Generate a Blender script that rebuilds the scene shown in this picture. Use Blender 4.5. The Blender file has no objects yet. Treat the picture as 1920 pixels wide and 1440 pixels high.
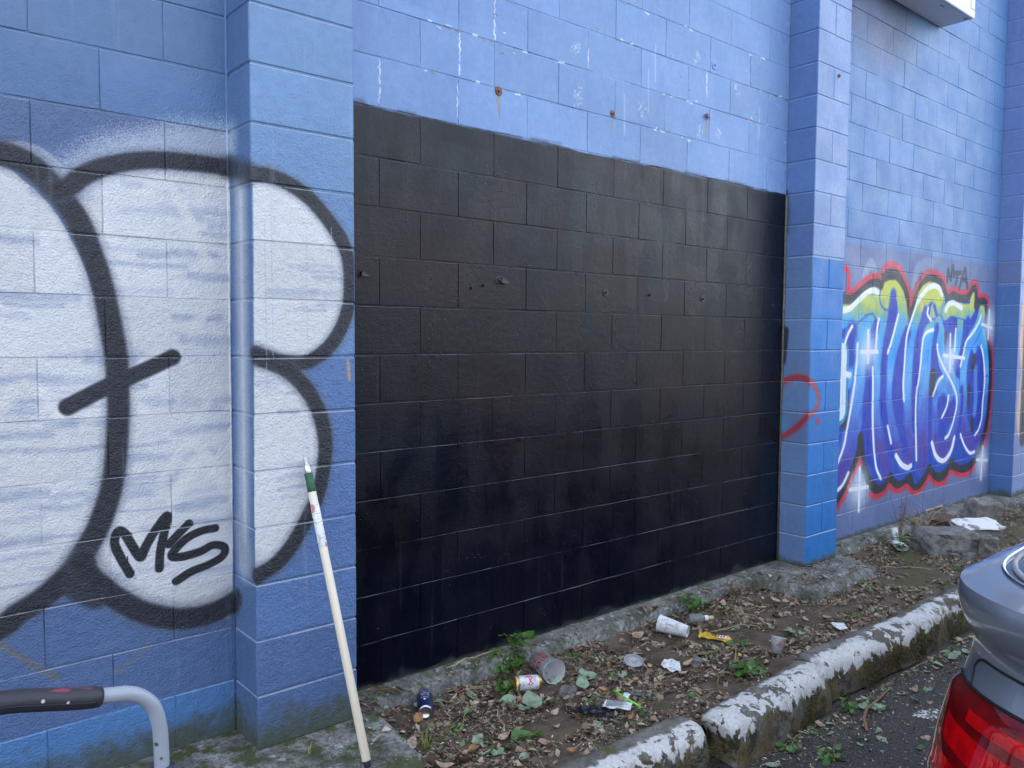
import bpy, bmesh, math, random
import numpy as np
from mathutils import Vector, Matrix, noise as mnoise

random.seed(7)
RNG = np.random.default_rng(11)
SC = bpy.context.scene
COL = SC.collection
R = math.radians

# ------------------------------------------------------------------ camera
cam_d = bpy.data.cameras.new('camera')
cam_d.sensor_width = 36.0
cam_d.lens = 1523.56 / 1920 * 36
cam_d.clip_start = 0.05
cam_d.clip_end = 600
cam = bpy.data.objects.new('camera', cam_d)
COL.objects.link(cam)
CAM = Vector((-1.98494, -2.96081, 1.50216))
CR = Vector((0.76294757, -0.64643107, 0.00615422))
CU = Vector((0.03323902, 0.04873393, 0.99825857))
CF = Vector((0.64560527, 0.76141439, -0.05866817))
m = Matrix.Identity(4)
for i in range(3):
    m[i][0], m[i][1], m[i][2], m[i][3] = CR[i], CU[i], -CF[i], CAM[i]
cam.matrix_world = m
SC.camera = cam

# ------------------------------------------------------------------ sky, sun, exposure
SUN_AZ, SUN_EL = R(-25), R(50)      # behind the building: the yard lies in its shade
world = bpy.data.worlds.new('World')
SC.world = world
world.use_nodes = True
wt = world.node_tree
wt.nodes.clear()
sky = wt.nodes.new('ShaderNodeTexSky')
sky.sky_type = 'NISHITA'
sky.sun_disc = False
sky.sun_elevation = SUN_EL
sky.sun_rotation = SUN_AZ
sky.dust_density = 1.2
sky.ozone_density = 0.6
hs = wt.nodes.new('ShaderNodeHueSaturation')
hs.inputs['Saturation'].default_value = 0.5
bg = wt.nodes.new('ShaderNodeBackground')
bg.inputs['Strength'].default_value = 0.15
wo = wt.nodes.new('ShaderNodeOutputWorld')
wt.links.new(sky.outputs[0], hs.inputs['Color'])
wt.links.new(hs.outputs[0], bg.inputs['Color'])
wt.links.new(bg.outputs[0], wo.inputs['Surface'])
sun_d = bpy.data.lights.new('sun', 'SUN')
sun_d.energy = 3.5
sun_d.angle = R(0.53)
sun_d.color = (1.0, 0.95, 0.87)
sun = bpy.data.objects.new('sun', sun_d)
COL.objects.link(sun)
sdir = Vector((math.sin(SUN_AZ) * math.cos(SUN_EL), math.cos(SUN_AZ) * math.cos(SUN_EL), math.sin(SUN_EL)))
sun.rotation_euler = sdir.to_track_quat('Z', 'Y').to_euler()
sun.location = (0, 0, 12)
vs = SC.view_settings
vs.view_transform = 'Standard'
vs.look = 'None'
vs.exposure = 2.28
vs.gamma = 1.0
vs.use_curve_mapping = False
SC.cycles.adaptive_threshold = 0.02
SC.cycles.max_bounces = 5
SC.cycles.diffuse_bounces = 3
SC.cycles.glossy_bounces = 3
SC.cycles.transmission_bounces = 5
SC.cycles.transparent_max_bounces = 6

# ------------------------------------------------------------------ helpers
C = 0.2032            # one block course
D = 0.2032            # how far a pilaster stands out
PX = [-4.55, -0.836, 2.877, 6.588]   # left edges of the pilasters
PW = 0.404

def lin(c):
    return tuple((v / 255 / 12.92) if v / 255 <= 0.04045 else ((v / 255 + 0.055) / 1.055) ** 2.4 for v in c[:3])

def link(o, parent=None):
    COL.objects.link(o)
    if parent is not None:
        o.parent = parent
    return o

def tag(o, label=None, cat=None, group=None, kind=None):
    if label: o['label'] = label
    if cat: o['category'] = cat
    if group: o['group'] = group
    if kind: o['kind'] = kind
    return o

def empty(name, loc=(0, 0, 0), rot=(0, 0, 0)):
    o = bpy.data.objects.new(name, None)
    o.location = loc
    o.rotation_euler = rot
    o.empty_display_size = 0.1
    return link(o)

def mesh(name, verts, faces, mats=(), smooth=False, mi=None):
    me = bpy.data.meshes.new(name)
    me.from_pydata([tuple(v) for v in verts], [], [tuple(f) for f in faces])
    for mt in (mats if isinstance(mats, (list, tuple)) else [mats]):
        me.materials.append(mt)
    if smooth:
        me.polygons.foreach_set('use_smooth', [True] * len(me.polygons))
    if mi is not None:
        me.polygons.foreach_set('material_index', mi)
    me.update()
    return me

def obj(name, me, parent=None, loc=(0, 0, 0), rot=(0, 0, 0), scale=(1, 1, 1)):
    o = bpy.data.objects.new(name, me)
    o.location = loc
    o.rotation_euler = rot
    o.scale = scale
    return link(o, parent)

def bm_mesh(name, bm, mats=(), smooth=False):
    me = bpy.data.meshes.new(name)
    bm.to_mesh(me)
    bm.free()
    for mt in (mats if isinstance(mats, (list, tuple)) else [mats]):
        me.materials.append(mt)
    if smooth:
        me.polygons.foreach_set('use_smooth', [True] * len(me.polygons))
    return me

def grid_faces(nu, nv, closed_u=False, closed_v=False, off=0):
    f = []
    for i in range(nu if closed_u else nu - 1):
        for j in range(nv if closed_v else nv - 1):
            a, b = i * nv + j, ((i + 1) % nu) * nv + j
            c, d = ((i + 1) % nu) * nv + (j + 1) % nv, i * nv + (j + 1) % nv
            f.append((off + a, off + b, off + c, off + d))
    return f

def catmull(pts, n=8):
    P = [np.array(q, float) for q in pts]
    if len(P) < 3:
        return P
    P = [2 * P[0] - P[1]] + P + [2 * P[-1] - P[-2]]
    out = []
    for i in range(1, len(P) - 2):
        for k in range(n):
            t = k / n
            out.append(0.5 * (2 * P[i] + (P[i + 1] - P[i - 1]) * t + (2 * P[i - 1] - 5 * P[i] + 4 * P[i + 1] - P[i + 2]) * t * t
                              + (3 * P[i] - P[i - 1] - 3 * P[i + 1] + P[i + 2]) * t ** 3))
    out.append(P[-2])
    return out

def tube_vf(path, rad, n=8, caps=True, off=0):
    """verts and faces of a tube along a path; rad is a number or one per point"""
    path = [Vector(q) for q in path]
    rs = rad if isinstance(rad, (list, tuple)) else [rad] * len(path)
    V, F = [], []
    up = Vector((0, 0, 1))
    t0 = (path[1] - path[0]).normalized()
    if abs(t0.dot(up)) > 0.9: up = Vector((1, 0, 0))
    a = t0.cross(up).normalized()
    for i, q in enumerate(path):
        t = (path[min(i + 1, len(path) - 1)] - path[max(i - 1, 0)]).normalized()
        a = (a - t * a.dot(t)).normalized()
        b = t.cross(a)
        for k in range(n):
            th = 2 * math.pi * k / n
            V.append(q + (a * math.cos(th) + b * math.sin(th)) * rs[i])
    F = grid_faces(len(path), n, closed_v=True, off=off)
    if caps:
        F.append(tuple(off + k for k in range(n)))
        F.append(tuple(off + (len(path) - 1) * n + k for k in reversed(range(n))))
    return V, F

def tube(name, path, rad, mat, parent=None, n=8, smooth=True, **kw):
    V, F = tube_vf(path, rad, n)
    me = mesh(name, V, F, mat, smooth)
    return obj(name, me, parent, **kw)

def lathe_vf(prof, n=24, off=0):
    V = [(r * math.cos(2 * math.pi * k / n), r * math.sin(2 * math.pi * k / n), z) for r, z in prof for k in range(n)]
    return V, [f[::-1] for f in grid_faces(len(prof), n, closed_v=True, off=off)]

def lathe(name, prof, mat, parent=None, n=24, smooth=True, **kw):
    V, F = lathe_vf(prof, n)
    return obj(name, mesh(name, V, F, mat, smooth), parent, **kw)

# ------------------------------------------------------------------ node helper
class Mat:
    def __init__(s, name):
        s.m = bpy.data.materials.new(name)
        s.m.use_nodes = True
        s.t = s.m.node_tree
        s.t.nodes.clear()
        s.out = s.t.nodes.new('ShaderNodeOutputMaterial')
        s.b = s.t.nodes.new('ShaderNodeBsdfPrincipled')
        s.t.links.new(s.b.outputs[0], s.out.inputs[0])
        s._pos = None
    def n(s, kind, **inp):
        nd = s.t.nodes.new('ShaderNode' + kind)
        for k, v in inp.items():
            if k.startswith('_'):
                setattr(nd, k[1:], v)
            else:
                s.set(nd.inputs[k.replace('__', ' ')], v)
        return nd
    def set(s, sock, v):
        if hasattr(v, 'is_linked') or isinstance(v, bpy.types.NodeSocket):
            s.t.links.new(v, sock)
        elif isinstance(v, (tuple, list)) and sock.type == 'RGBA':
            sock.default_value = tuple(v[:3]) + (1.0,)
        else:
            sock.default_value = v
    def bs(s, **kw):
        for k, v in kw.items():
            s.set(s.b.inputs[k.replace('__', ' ')], v)
        return s
    def pos(s):
        if s._pos is None:
            s._pos = s.n('NewGeometry').outputs['Position']
        return s._pos
    def objco(s):
        return s.n('TexCoord').outputs['Object']
    def xyz(s, v):
        q = s.n('SeparateXYZ', Vector=v)
        return q.outputs[0], q.outputs[1], q.outputs[2]
    def comb(s, x, y, z):
        return s.n('CombineXYZ', X=x, Y=y, Z=z).outputs[0]
    def ma(s, op, a, b=0.0, c=None):
        nd = s.t.nodes.new('ShaderNodeMath')
        nd.operation = op
        s.set(nd.inputs[0], a); s.set(nd.inputs[1], b)
        if c is not None: s.set(nd.inputs[2], c)
        return nd.outputs[0]
    def noise(s, vec, scale, detail=3.0, rough=0.55, dist=0.0):
        return s.n('TexNoise', Vector=vec, Scale=scale, Detail=detail, Roughness=rough, Distortion=dist).outputs['Fac']
    def vor(s, vec, scale, feature='F1', out='Distance'):
        return s.n('TexVoronoi', _feature=feature, Vector=vec, Scale=scale).outputs[out]
    def ramp(s, fac, a, b, lo=0.0, hi=1.0):
        nd = s.n('MapRange', Value=fac)
        nd.interpolation_type = 'SMOOTHSTEP'
        nd.inputs[1].default_value, nd.inputs[2].default_value = a, b
        nd.inputs[3].default_value, nd.inputs[4].default_value = lo, hi
        return nd.outputs[0]
    def mix(s, fac, a, b, blend='MIX'):
        nd = s.t.nodes.new('ShaderNodeMix')
        nd.data_type = 'RGBA'
        nd.blend_type = blend
        s.set(nd.inputs[0], fac); s.set(nd.inputs[6], a); s.set(nd.inputs[7], b)
        return nd.outputs[2]
    def bump(s, h, dist=0.002, strength=1.0, normal=None):
        nd = s.n('Bump', Height=h, Distance=dist, Strength=strength)
        if normal is not None: s.set(nd.inputs['Normal'], normal)
        return nd.outputs[0]
    def scale(s, vec, sx, sy, sz):
        nd = s.t.nodes.new('ShaderNodeVectorMath')
        nd.operation = 'MULTIPLY'
        s.set(nd.inputs[0], vec)
        nd.inputs[1].default_value = (sx, sy, sz)
        return nd.outputs[0]

def plain(name, col, rough=0.6, var=0.12, scale=30.0, bump=0.0, dirt=0.0, **kw):
    """a plain surface with a little mottling in object space"""
    q = Mat(name)
    co = q.objco()
    nz = q.noise(co, scale, 4)
    c = lin(col)
    dark = tuple(v * (1 - var) for v in c)
    lite = tuple(min(1, v * (1 + var)) for v in c)
    cl = q.mix(q.ramp(nz, 0.3, 0.7), dark, lite)
    if dirt:
        cl = q.mix(q.ma('MULTIPLY', q.ramp(q.noise(q.pos(), 38, 5, 0.7), 0.44, 0.66), dirt), cl, (0.07, 0.055, 0.04))
    q.bs(Base__Color=cl, Roughness=rough)
    if bump:
        q.bs(Normal=q.bump(nz, bump))
    q.bs(**kw)
    return q.m

# ------------------------------------------------------------------ what is painted on the walls
# Strokes of the spray cans in metres along the wall and above its foot; along the left pilaster the length is unrolled round its corner.
LF1=[(-2.013,2.073),(-1.753,2.018),(-1.696,1.985),(-1.646,1.941),(-1.602,1.887),(-1.536,1.756),(-1.491,1.618),(-1.461,1.477),(-1.451,1.333),(-1.455,1.152),(-1.465,1.044),(-1.49,0.92),(-1.533,0.818),(-1.599,0.712),(-1.663,0.654),(-1.731,0.615),(-1.79,0.594),(-2.058,0.615)]
LF2=[(-1.562,1.951),(-1.482,2.013),(-1.382,2.056),(-1.278,2.081),(-1.151,2.093),(-1.035,2.094),(-1.035,1.555),(-1.046,0.518),(-1.119,0.496),(-1.215,0.501),(-1.307,0.533),(-1.395,0.589),(-1.462,0.659),(-1.526,0.744),(-1.491,0.866),(-1.454,1.007),(-1.442,1.188),(-1.447,1.369),(-1.46,1.548),(-1.488,1.724),(-1.534,1.842)]
LF3=[(-0.829,2.041),(-0.74,2.044),(-0.639,2.009),(-0.555,1.941),(-0.489,1.848),(-0.463,1.72),(-0.473,1.62),(-0.509,1.535),(-0.58,1.459),(-0.665,1.413),(-0.747,1.412),(-0.833,1.432)]
LF4=[(-0.834,1.427),(-0.747,1.384),(-0.666,1.324),(-0.604,1.213),(-0.579,1.101),(-0.584,1.002),(-0.606,0.904),(-0.654,0.801),(-0.714,0.725),(-0.786,0.67),(-0.845,0.647)]
S1=[(-1.913,2.074),(-1.752,2.056),(-1.709,2.047),(-1.666,2.025),(-1.599,1.959),(-1.545,1.881),(-1.509,1.792),(-1.479,1.702),(-1.46,1.609),(-1.444,1.514),(-1.431,1.419),(-1.428,1.323),(-1.428,1.225),(-1.435,1.129),(-1.446,1.033),(-1.466,0.944),(-1.496,0.861),(-1.528,0.802),(-1.575,0.726),(-1.63,0.674),(-1.684,0.635),(-1.739,0.608),(-1.791,0.572),(-1.904,0.536)]
S2a=[(-1.599,1.959),(-1.56,1.979),(-1.527,2.012),(-1.475,2.045),(-1.399,2.076),(-1.308,2.098),(-1.213,2.106),(-1.126,2.109),(-1.041,2.107)]
S2b=[(-0.835,2.057),(-0.767,2.059),(-0.696,2.04),(-0.624,2.003),(-0.557,1.942),(-0.503,1.879),(-0.467,1.81),(-0.454,1.735),(-0.455,1.663),(-0.464,1.6),(-0.496,1.521),(-0.545,1.457),(-0.606,1.414),(-0.665,1.399),(-0.739,1.408),(-0.795,1.426),(-0.829,1.438)]
S2c=[(-1.029,2.108),(-0.98,2.093),(-0.922,2.077),(-0.856,2.062)]
S3=[(-0.826,1.426),(-0.759,1.401),(-0.697,1.367),(-0.637,1.305),(-0.593,1.232),(-0.57,1.161),(-0.561,1.088),(-0.566,1.026),(-0.58,0.955),(-0.602,0.887),(-0.626,0.846),(-0.665,0.778),(-0.718,0.71),(-0.776,0.665),(-0.836,0.643)]
S4=[(-1.582,1.262),(-1.464,1.323),(-1.362,1.367),(-1.247,1.421)]
S5=[(-1.549,0.741),(-1.532,0.692),(-1.482,0.632),(-1.411,0.565),(-1.338,0.517),(-1.26,0.484),(-1.181,0.472),(-1.105,0.479),(-1.051,0.494)]
S5b=[(-1.042,0.496),(-1,0.522)]
S5c=[(-1.589,0.68),(-1.561,0.645),(-1.513,0.61)]
M1=[(-1.403,0.674),(-1.431,0.733),(-1.451,0.79),(-1.438,0.828),(-1.418,0.818),(-1.395,0.773),(-1.368,0.726),(-1.351,0.759),(-1.32,0.809),(-1.277,0.86),(-1.288,0.796),(-1.302,0.731),(-1.306,0.675)]
M2=[(-1.202,0.82),(-1.242,0.785),(-1.272,0.757)]
M3=[(-1.106,0.79),(-1.161,0.786),(-1.216,0.764),(-1.263,0.717),(-1.23,0.704),(-1.162,0.712),(-1.115,0.728),(-1.074,0.713),(-1.08,0.682),(-1.13,0.659),(-1.197,0.643),(-1.249,0.618)]
H1=[(-1.53,2.012),(-1.448,2.078),(-1.364,2.119),(-1.277,2.146),(-1.187,2.171),(-1.036,2.197)]
H2=[(-1.73,2.074),(-1.687,2.084),(-1.636,2.071),(-1.599,2.04),(-1.574,2.001)]
T1=[(-1.788,0.516),(-1.742,0.468),(-1.69,0.418),(-1.637,0.371)]
T2=[(-1.46,0.342),(-1.403,0.368),(-1.352,0.409)]
FS=[(-0.933,2.045),(-0.932,1.363),(-0.945,0.659)]
GR=[(-0.465,1.408),(-0.459,1.333)]
RL1=[(2.687,1.208),(2.719,1.227),(2.783,1.248),(2.833,1.244),(2.865,1.228)]
RL2=[(2.875,1.223),(2.923,1.204),(2.97,1.156),(2.995,1.108),(2.987,1.062),(2.944,1.023),(2.872,1)]
RL3=[(2.866,0.994),(2.829,0.953),(2.786,0.908),(2.729,0.868),(2.677,0.839)]
RDOT=[(2.99,0.965),(2.991,0.947)]
CY=[(2.688,0.947),(2.689,0.912)]
OUT=[(3.46,1.79),(3.64,1.79),(3.75,1.79),(3.89,1.84),(4.05,1.9),(4.16,1.94),(4.24,1.92),(4.26,1.97),(4.36,2),(4.48,2.01),(4.56,1.98),(4.65,1.92),(4.72,1.82),(4.76,1.71),(4.82,1.8),(4.87,1.92),(4.97,1.99),(5.08,2.02),(5.21,2.02),(5.32,1.99),(5.41,1.92),(5.45,1.88),(5.58,1.88),(5.74,1.87),(5.87,1.87),(5.95,1.92),(6,1.97),(6.07,1.98),(6.1,1.92),(6.1,1.81),(6.18,1.86),(6.29,1.86),(6.34,1.83),(6.36,1.75),(6.36,1.66),(6.39,1.56),(6.44,1.48),(6.48,1.38),(6.51,1.28),(6.53,1.07),(6.52,1.07),(6.51,0.9),(6.49,0.78),(6.44,0.64),(6.38,0.54),(6.32,0.44),(6.23,0.37),(6.13,0.33),(6,0.31),(5.88,0.31),(5.78,0.34),(5.69,0.39),(5.61,0.33),(5.52,0.3),(5.43,0.29),(5.33,0.31),(5.26,0.36),(5.23,0.39),(5.17,0.34),(5.09,0.28),(5.01,0.25),(4.94,0.24),(4.89,0.28),(4.85,0.35),(4.79,0.32),(4.69,0.3),(4.61,0.31),(4.54,0.35),(4.51,0.39),(4.45,0.34),(4.36,0.31),(4.29,0.31),(4.2,0.36),(4.14,0.41),(4.08,0.49),(4.03,0.57),(4,0.69),(3.99,0.75),(3.98,0.65),(3.93,0.57),(3.87,0.5),(3.82,0.43),(3.76,0.36),(3.69,0.31),(3.63,0.26),(3.52,0.25)]
RED1=[(3.66,2.01),(3.71,2),(3.74,1.96),(3.74,1.89),(3.73,1.84),(3.81,1.85),(3.93,1.91),(4.05,1.96),(4.19,1.98),(4.23,1.97)]
RED2=[(4.26,2.02),(4.32,2.06),(4.42,2.08),(4.53,2.06),(4.61,2.01),(4.68,1.94),(4.75,1.85),(4.76,1.78),(4.8,1.86),(4.84,1.91),(4.92,1.98),(5.01,2.04),(5.15,2.06),(5.27,2.05),(5.39,2.01),(5.45,1.94),(5.49,1.91),(5.58,1.94),(5.69,1.92),(5.85,1.92),(5.93,1.95),(5.98,2),(6.08,2.02),(6.13,1.97),(6.16,1.9),(6.26,1.91),(6.37,1.88),(6.41,1.81)]
RED3=[(6.47,1.5),(6.52,1.41),(6.56,1.28),(6.57,1.11),(6.57,1.07),(6.56,0.9),(6.54,0.73),(6.5,0.6),(6.44,0.49)]
RED4=[(6.23,0.32),(6.11,0.27),(5.95,0.26),(5.79,0.29),(5.67,0.32),(5.63,0.29),(5.56,0.24),(5.45,0.23),(5.32,0.27),(5.23,0.32),(5.19,0.29),(5.11,0.24),(5.01,0.21),(4.91,0.23),(4.84,0.27),(4.79,0.29),(4.69,0.27),(4.58,0.28),(4.48,0.33),(4.43,0.29),(4.34,0.27),(4.25,0.27),(4.17,0.3)]
RED5=[(4.01,0.54),(3.99,0.59),(3.94,0.52),(3.87,0.45),(3.81,0.37),(3.73,0.3),(3.65,0.24),(3.56,0.2)]
A1=[(3.65,1.67),(3.77,1.69),(3.9,1.74),(4.03,1.79),(4.15,1.8),(4.24,1.74),(4.31,1.67),(4.33,1.6),(4.32,1.52),(4.28,1.45),(4.27,1.38),(4.25,1.28),(4.24,1.15),(4.24,1.08),(4.25,0.94),(4.29,0.8),(4.35,0.66),(4.41,0.55),(4.43,0.47)]
A2=[(4.09,1.79),(4.03,1.69),(3.98,1.59),(3.98,1.45),(3.98,1.35),(3.97,1.25),(3.95,1.16),(3.94,1.09),(3.91,0.96),(3.86,0.83),(3.8,0.7),(3.72,0.58),(3.66,0.48),(3.58,0.43)]
A3=[(3.8,1.52),(3.74,1.43),(3.73,1.32),(3.76,1.26),(3.76,1.21)]
B1=[(4.33,1.83),(4.37,1.89),(4.46,1.92),(4.56,1.89),(4.61,1.81),(4.63,1.71),(4.62,1.59),(4.57,1.49),(4.49,1.38),(4.44,1.28),(4.43,1.14),(4.43,1.07),(4.44,0.93),(4.5,0.82),(4.58,0.71),(4.68,0.59),(4.77,0.5)]
B2=[(5.23,1.72),(5.32,1.74),(5.32,1.82),(5.27,1.88),(5.16,1.91),(5.04,1.87),(4.95,1.8),(4.89,1.71),(4.85,1.52),(4.8,1.38),(4.78,1.23),(4.77,1.13),(4.78,1.06),(4.81,0.91),(4.82,0.76),(4.84,0.62),(4.8,0.51)]
C1=[(5.19,1.56),(5.11,1.51),(5.08,1.41),(5.08,1.23),(5.07,1.12),(5.06,1.05),(5.06,0.9),(5.07,0.75),(5.09,0.59),(5.09,0.46)]
D1=[(5.43,1.73),(5.56,1.77),(5.71,1.76),(5.87,1.75),(6,1.77),(6.04,1.87)]
D2=[(5.76,1.73),(5.76,1.61),(5.74,1.49),(5.7,1.41),(5.61,1.33)]
D3=[(5.31,1.62),(5.36,1.53),(5.35,1.45),(5.43,1.31),(5.57,1.2),(5.69,1.1),(5.75,1.06),(5.81,0.94),(5.8,0.83),(5.73,0.72),(5.6,0.62),(5.5,0.51),(5.37,0.54),(5.3,0.65),(5.29,0.81),(5.26,0.95),(5.34,1.07),(5.49,1.1),(5.6,1.03)]
E1=[(6.27,1.78),(6.2,1.65),(6.09,1.55),(5.99,1.48),(5.92,1.38),(5.88,1.25),(5.88,1.1),(5.9,1.01),(5.91,0.85),(5.94,0.73),(6.04,0.58),(6.15,0.5),(6.27,0.55),(6.39,0.71),(6.43,0.91),(6.43,1.08)]
E2=[(6.43,1.08),(6.42,1.2),(6.39,1.36),(6.34,1.49),(6.27,1.53),(6.12,1.44)]
E3=[(6.15,1.23),(6.16,1.09),(6.18,0.96),(6.16,0.82)]
W0=[(3.62,1.7),(3.71,1.71),(3.79,1.73),(3.9,1.79),(4.03,1.85),(4.13,1.87),(4.19,1.85)]
W1=[(3.81,1.59),(3.75,1.53),(3.69,1.43)]
W2=[(4.22,1.65),(4.2,1.57),(4.19,1.43)]
W3=[(3.9,1.46),(3.9,1.35),(3.88,1.22),(3.87,1.16),(3.83,1),(3.78,0.84),(3.74,0.71),(3.65,0.58),(3.58,0.53)]
W4=[(4.55,1.69),(4.51,1.61),(4.45,1.49),(4.39,1.39)]
W5=[(4.15,1.28),(4.16,1.15),(4.17,0.95),(4.19,0.77),(4.22,0.61),(4.26,0.49),(4.34,0.4)]
W6=[(4.87,1.79),(4.78,1.65),(4.71,1.51),(4.69,1.31),(4.68,1.14),(4.7,1)]
W7=[(4.88,1.8),(4.96,1.86),(5.06,1.92),(5.19,1.95),(5.3,1.93),(5.35,1.88)]
W8=[(5.09,1.76),(5.08,1.71),(5.15,1.66)]
W9=[(5.21,1.58),(5.09,1.56),(5.02,1.51),(5,1.41),(4.98,1.27),(4.95,1.13),(4.93,1.08),(4.92,0.91),(4.94,0.72),(4.97,0.49)]
W10=[(5.44,1.75),(5.5,1.8),(5.59,1.82),(5.69,1.8),(5.78,1.78)]
W11=[(6.23,1.72),(6.18,1.65),(6.05,1.56),(5.91,1.48),(5.86,1.38),(5.8,1.26)]
W12=[(5.67,1.59),(5.66,1.4)]
W13=[(5.3,1.45),(5.33,1.37),(5.43,1.27),(5.55,1.18),(5.65,1.1),(5.74,1),(5.75,0.9),(5.71,0.8),(5.65,0.71),(5.59,0.65),(5.53,0.63)]
W14=[(5.44,1.18),(5.35,1.14),(5.27,1.05),(5.25,1.02)]
W15=[(5.57,1),(5.54,0.91),(5.45,0.82)]
W16=[(6.26,1.44),(6.33,1.32),(6.38,1.11),(6.35,0.91),(6.34,0.76),(6.28,0.66),(6.2,0.61)]
W17=[(5.26,0.61),(5.34,0.5),(5.45,0.44),(5.56,0.44),(5.67,0.51),(5.73,0.62)]
W18=[(5.86,0.64),(5.96,0.53),(6.09,0.45),(6.2,0.45)]
W19=[(4.43,0.81),(4.5,0.67)]
W20=[(4.59,0.56),(4.69,0.48),(4.81,0.44),(4.87,0.45)]
W21=[(3.82,0.5),(3.74,0.42),(3.64,0.38),(3.54,0.37)]
W22=[(3.73,1.24),(3.8,1.23)]
W23=[(4.06,1.56),(4.07,1.32)]
W24=[(3.96,1.4),(4.22,1.4)]
W25=[(5.56,1.54),(5.58,1.22)]
W26=[(5.43,1.36),(5.88,1.33)]
W27=[(6.42,1.77),(6.42,1.51)]
W28=[(6.26,1.64),(6.51,1.61)]
W29=[(3.99,0.52),(4,0.19)]
W30=[(3.85,0.37),(4.13,0.36)]
W31=[(6.4,0.48),(6.38,0.17)]
W32=[(6.26,0.37),(6.52,0.34)]
WL=[W0,W1,W2,W3,W4,W5,W6,W7,W8,W9,W10,W11,W12,W13,W14,W15,W16,W17,W18,W19,W20,W21,W22,W23,W24,W25,W26,W27,W28,W29,W30,W31,W32]
STARS=[(4.07,1.4),(5.57,1.35),(6.43,1.63),(3.99,0.38),(6.38,0.35)]
K1=[(5.45,2),(5.46,2.1),(5.52,2.02),(5.56,2.14),(5.59,2.05)]
K2=[(5.61,2.08),(5.74,2.09)]
K3=[(5.67,2.08),(5.63,1.98)]
K4=[(5.71,1.95),(5.76,2.04),(5.82,2.13),(5.85,2.05),(5.89,1.96)]
K5=[(5.75,2.03),(5.86,2.03)]
STK=[(3.67,1.4),(3.67,0.97)]
DK1=[(5.23,1.2),(5.23,1.05)]
DK2=[(6.11,1.32),(6.08,1.25)]
DK3=[(5.46,1.54),(5.47,1.47)]
DK4=[(6.1,0.76),(6.12,0.67)]
DK5=[(3.75,1.02),(3.73,0.87)]
DK6=[(6.01,1.06),(6.02,0.89)]
HZ1=[(3.98,1.97),(4.06,2.07),(4.13,2.02)]
HZ2=[(4.81,1.94),(4.86,2.07),(4.99,2.12),(5.11,2.13)]
GAPS=[(0.12,[(3.81,1.55),(3.77,1.45),(3.79,1.36)]),(0.08,[(4.45,1.84),(4.44,1.76),(4.41,1.62),(4.37,1.49),(4.34,1.35),(4.33,1.15),(4.33,1.01),(4.37,0.87),(4.43,0.72),(4.50,0.59)]),(0.06,[(4.20,1.60),(4.15,1.50)]),(0.11,[(4.10,1.28),(4.10,1.16),(4.08,1.02),(4.08,0.85),(4.08,0.68),(4.12,0.54)]),(0.09,[(4.72,1.55),(4.64,1.44),(4.58,1.31),(4.54,1.14),(4.54,1.03),(4.60,0.89),(4.69,0.74),(4.74,0.62)]),(0.07,[(5.04,1.73),(4.97,1.60),(4.91,1.48),(4.88,1.27),(4.88,0.98),(4.91,0.76)]),(0.035,[(5.21,1.78),(5.26,1.71)]),(0.06,[(5.28,1.60),(5.24,1.45),(5.27,1.30),(5.21,1.19),(5.20,0.97),(5.21,0.74),(5.24,0.47)]),(0.09,[(5.55,1.61),(5.50,1.53),(5.51,1.41)]),(0.07,[(5.93,1.67),(5.92,1.57),(5.89,1.51)]),(0.07,[(6.07,1.69),(6.00,1.63)]),(0.07,[(5.69,1.29),(5.74,1.21)]),(0.09,[(5.46,0.97),(5.41,0.86),(5.48,0.73),(5.50,0.67)]),(0.09,[(6.21,1.38),(6.16,1.28),(6.06,1.20),(6.06,1.01),(6.08,0.84),(6.15,0.69)]),(0.045,[(5.85,1.06),(5.87,0.93),(5.84,0.77),(5.79,0.65)])]

def vnoise(h, w, cell, octaves=3):
    out = np.zeros((h, w), np.float32)
    amp, tot = 1.0, 0.0
    for o in range(octaves):
        c = max(1.5, cell / 2 ** o)
        gh, gw = int(h / c) + 3, int(w / c) + 3
        g = RNG.random((gh, gw)).astype(np.float32)
        y, x = np.arange(h) / c, np.arange(w) / c
        yi, xi = y.astype(int), x.astype(int)
        fy, fx = (y - yi)[:, None], (x - xi)[None, :]
        fy, fx = fy * fy * (3 - 2 * fy), fx * fx * (3 - 2 * fx)
        a = g[yi][:, xi] * (1 - fx) + g[yi][:, xi + 1] * fx
        b = g[yi + 1][:, xi] * (1 - fx) + g[yi + 1][:, xi + 1] * fx
        out += amp * (a * (1 - fy) + b * fy)
        tot += amp
        amp *= 0.5
    return out / tot

def sstep(a, b, x):
    t = np.clip((x - a) / (b - a), 0, 1)
    return t * t * (3 - 2 * t)

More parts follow.
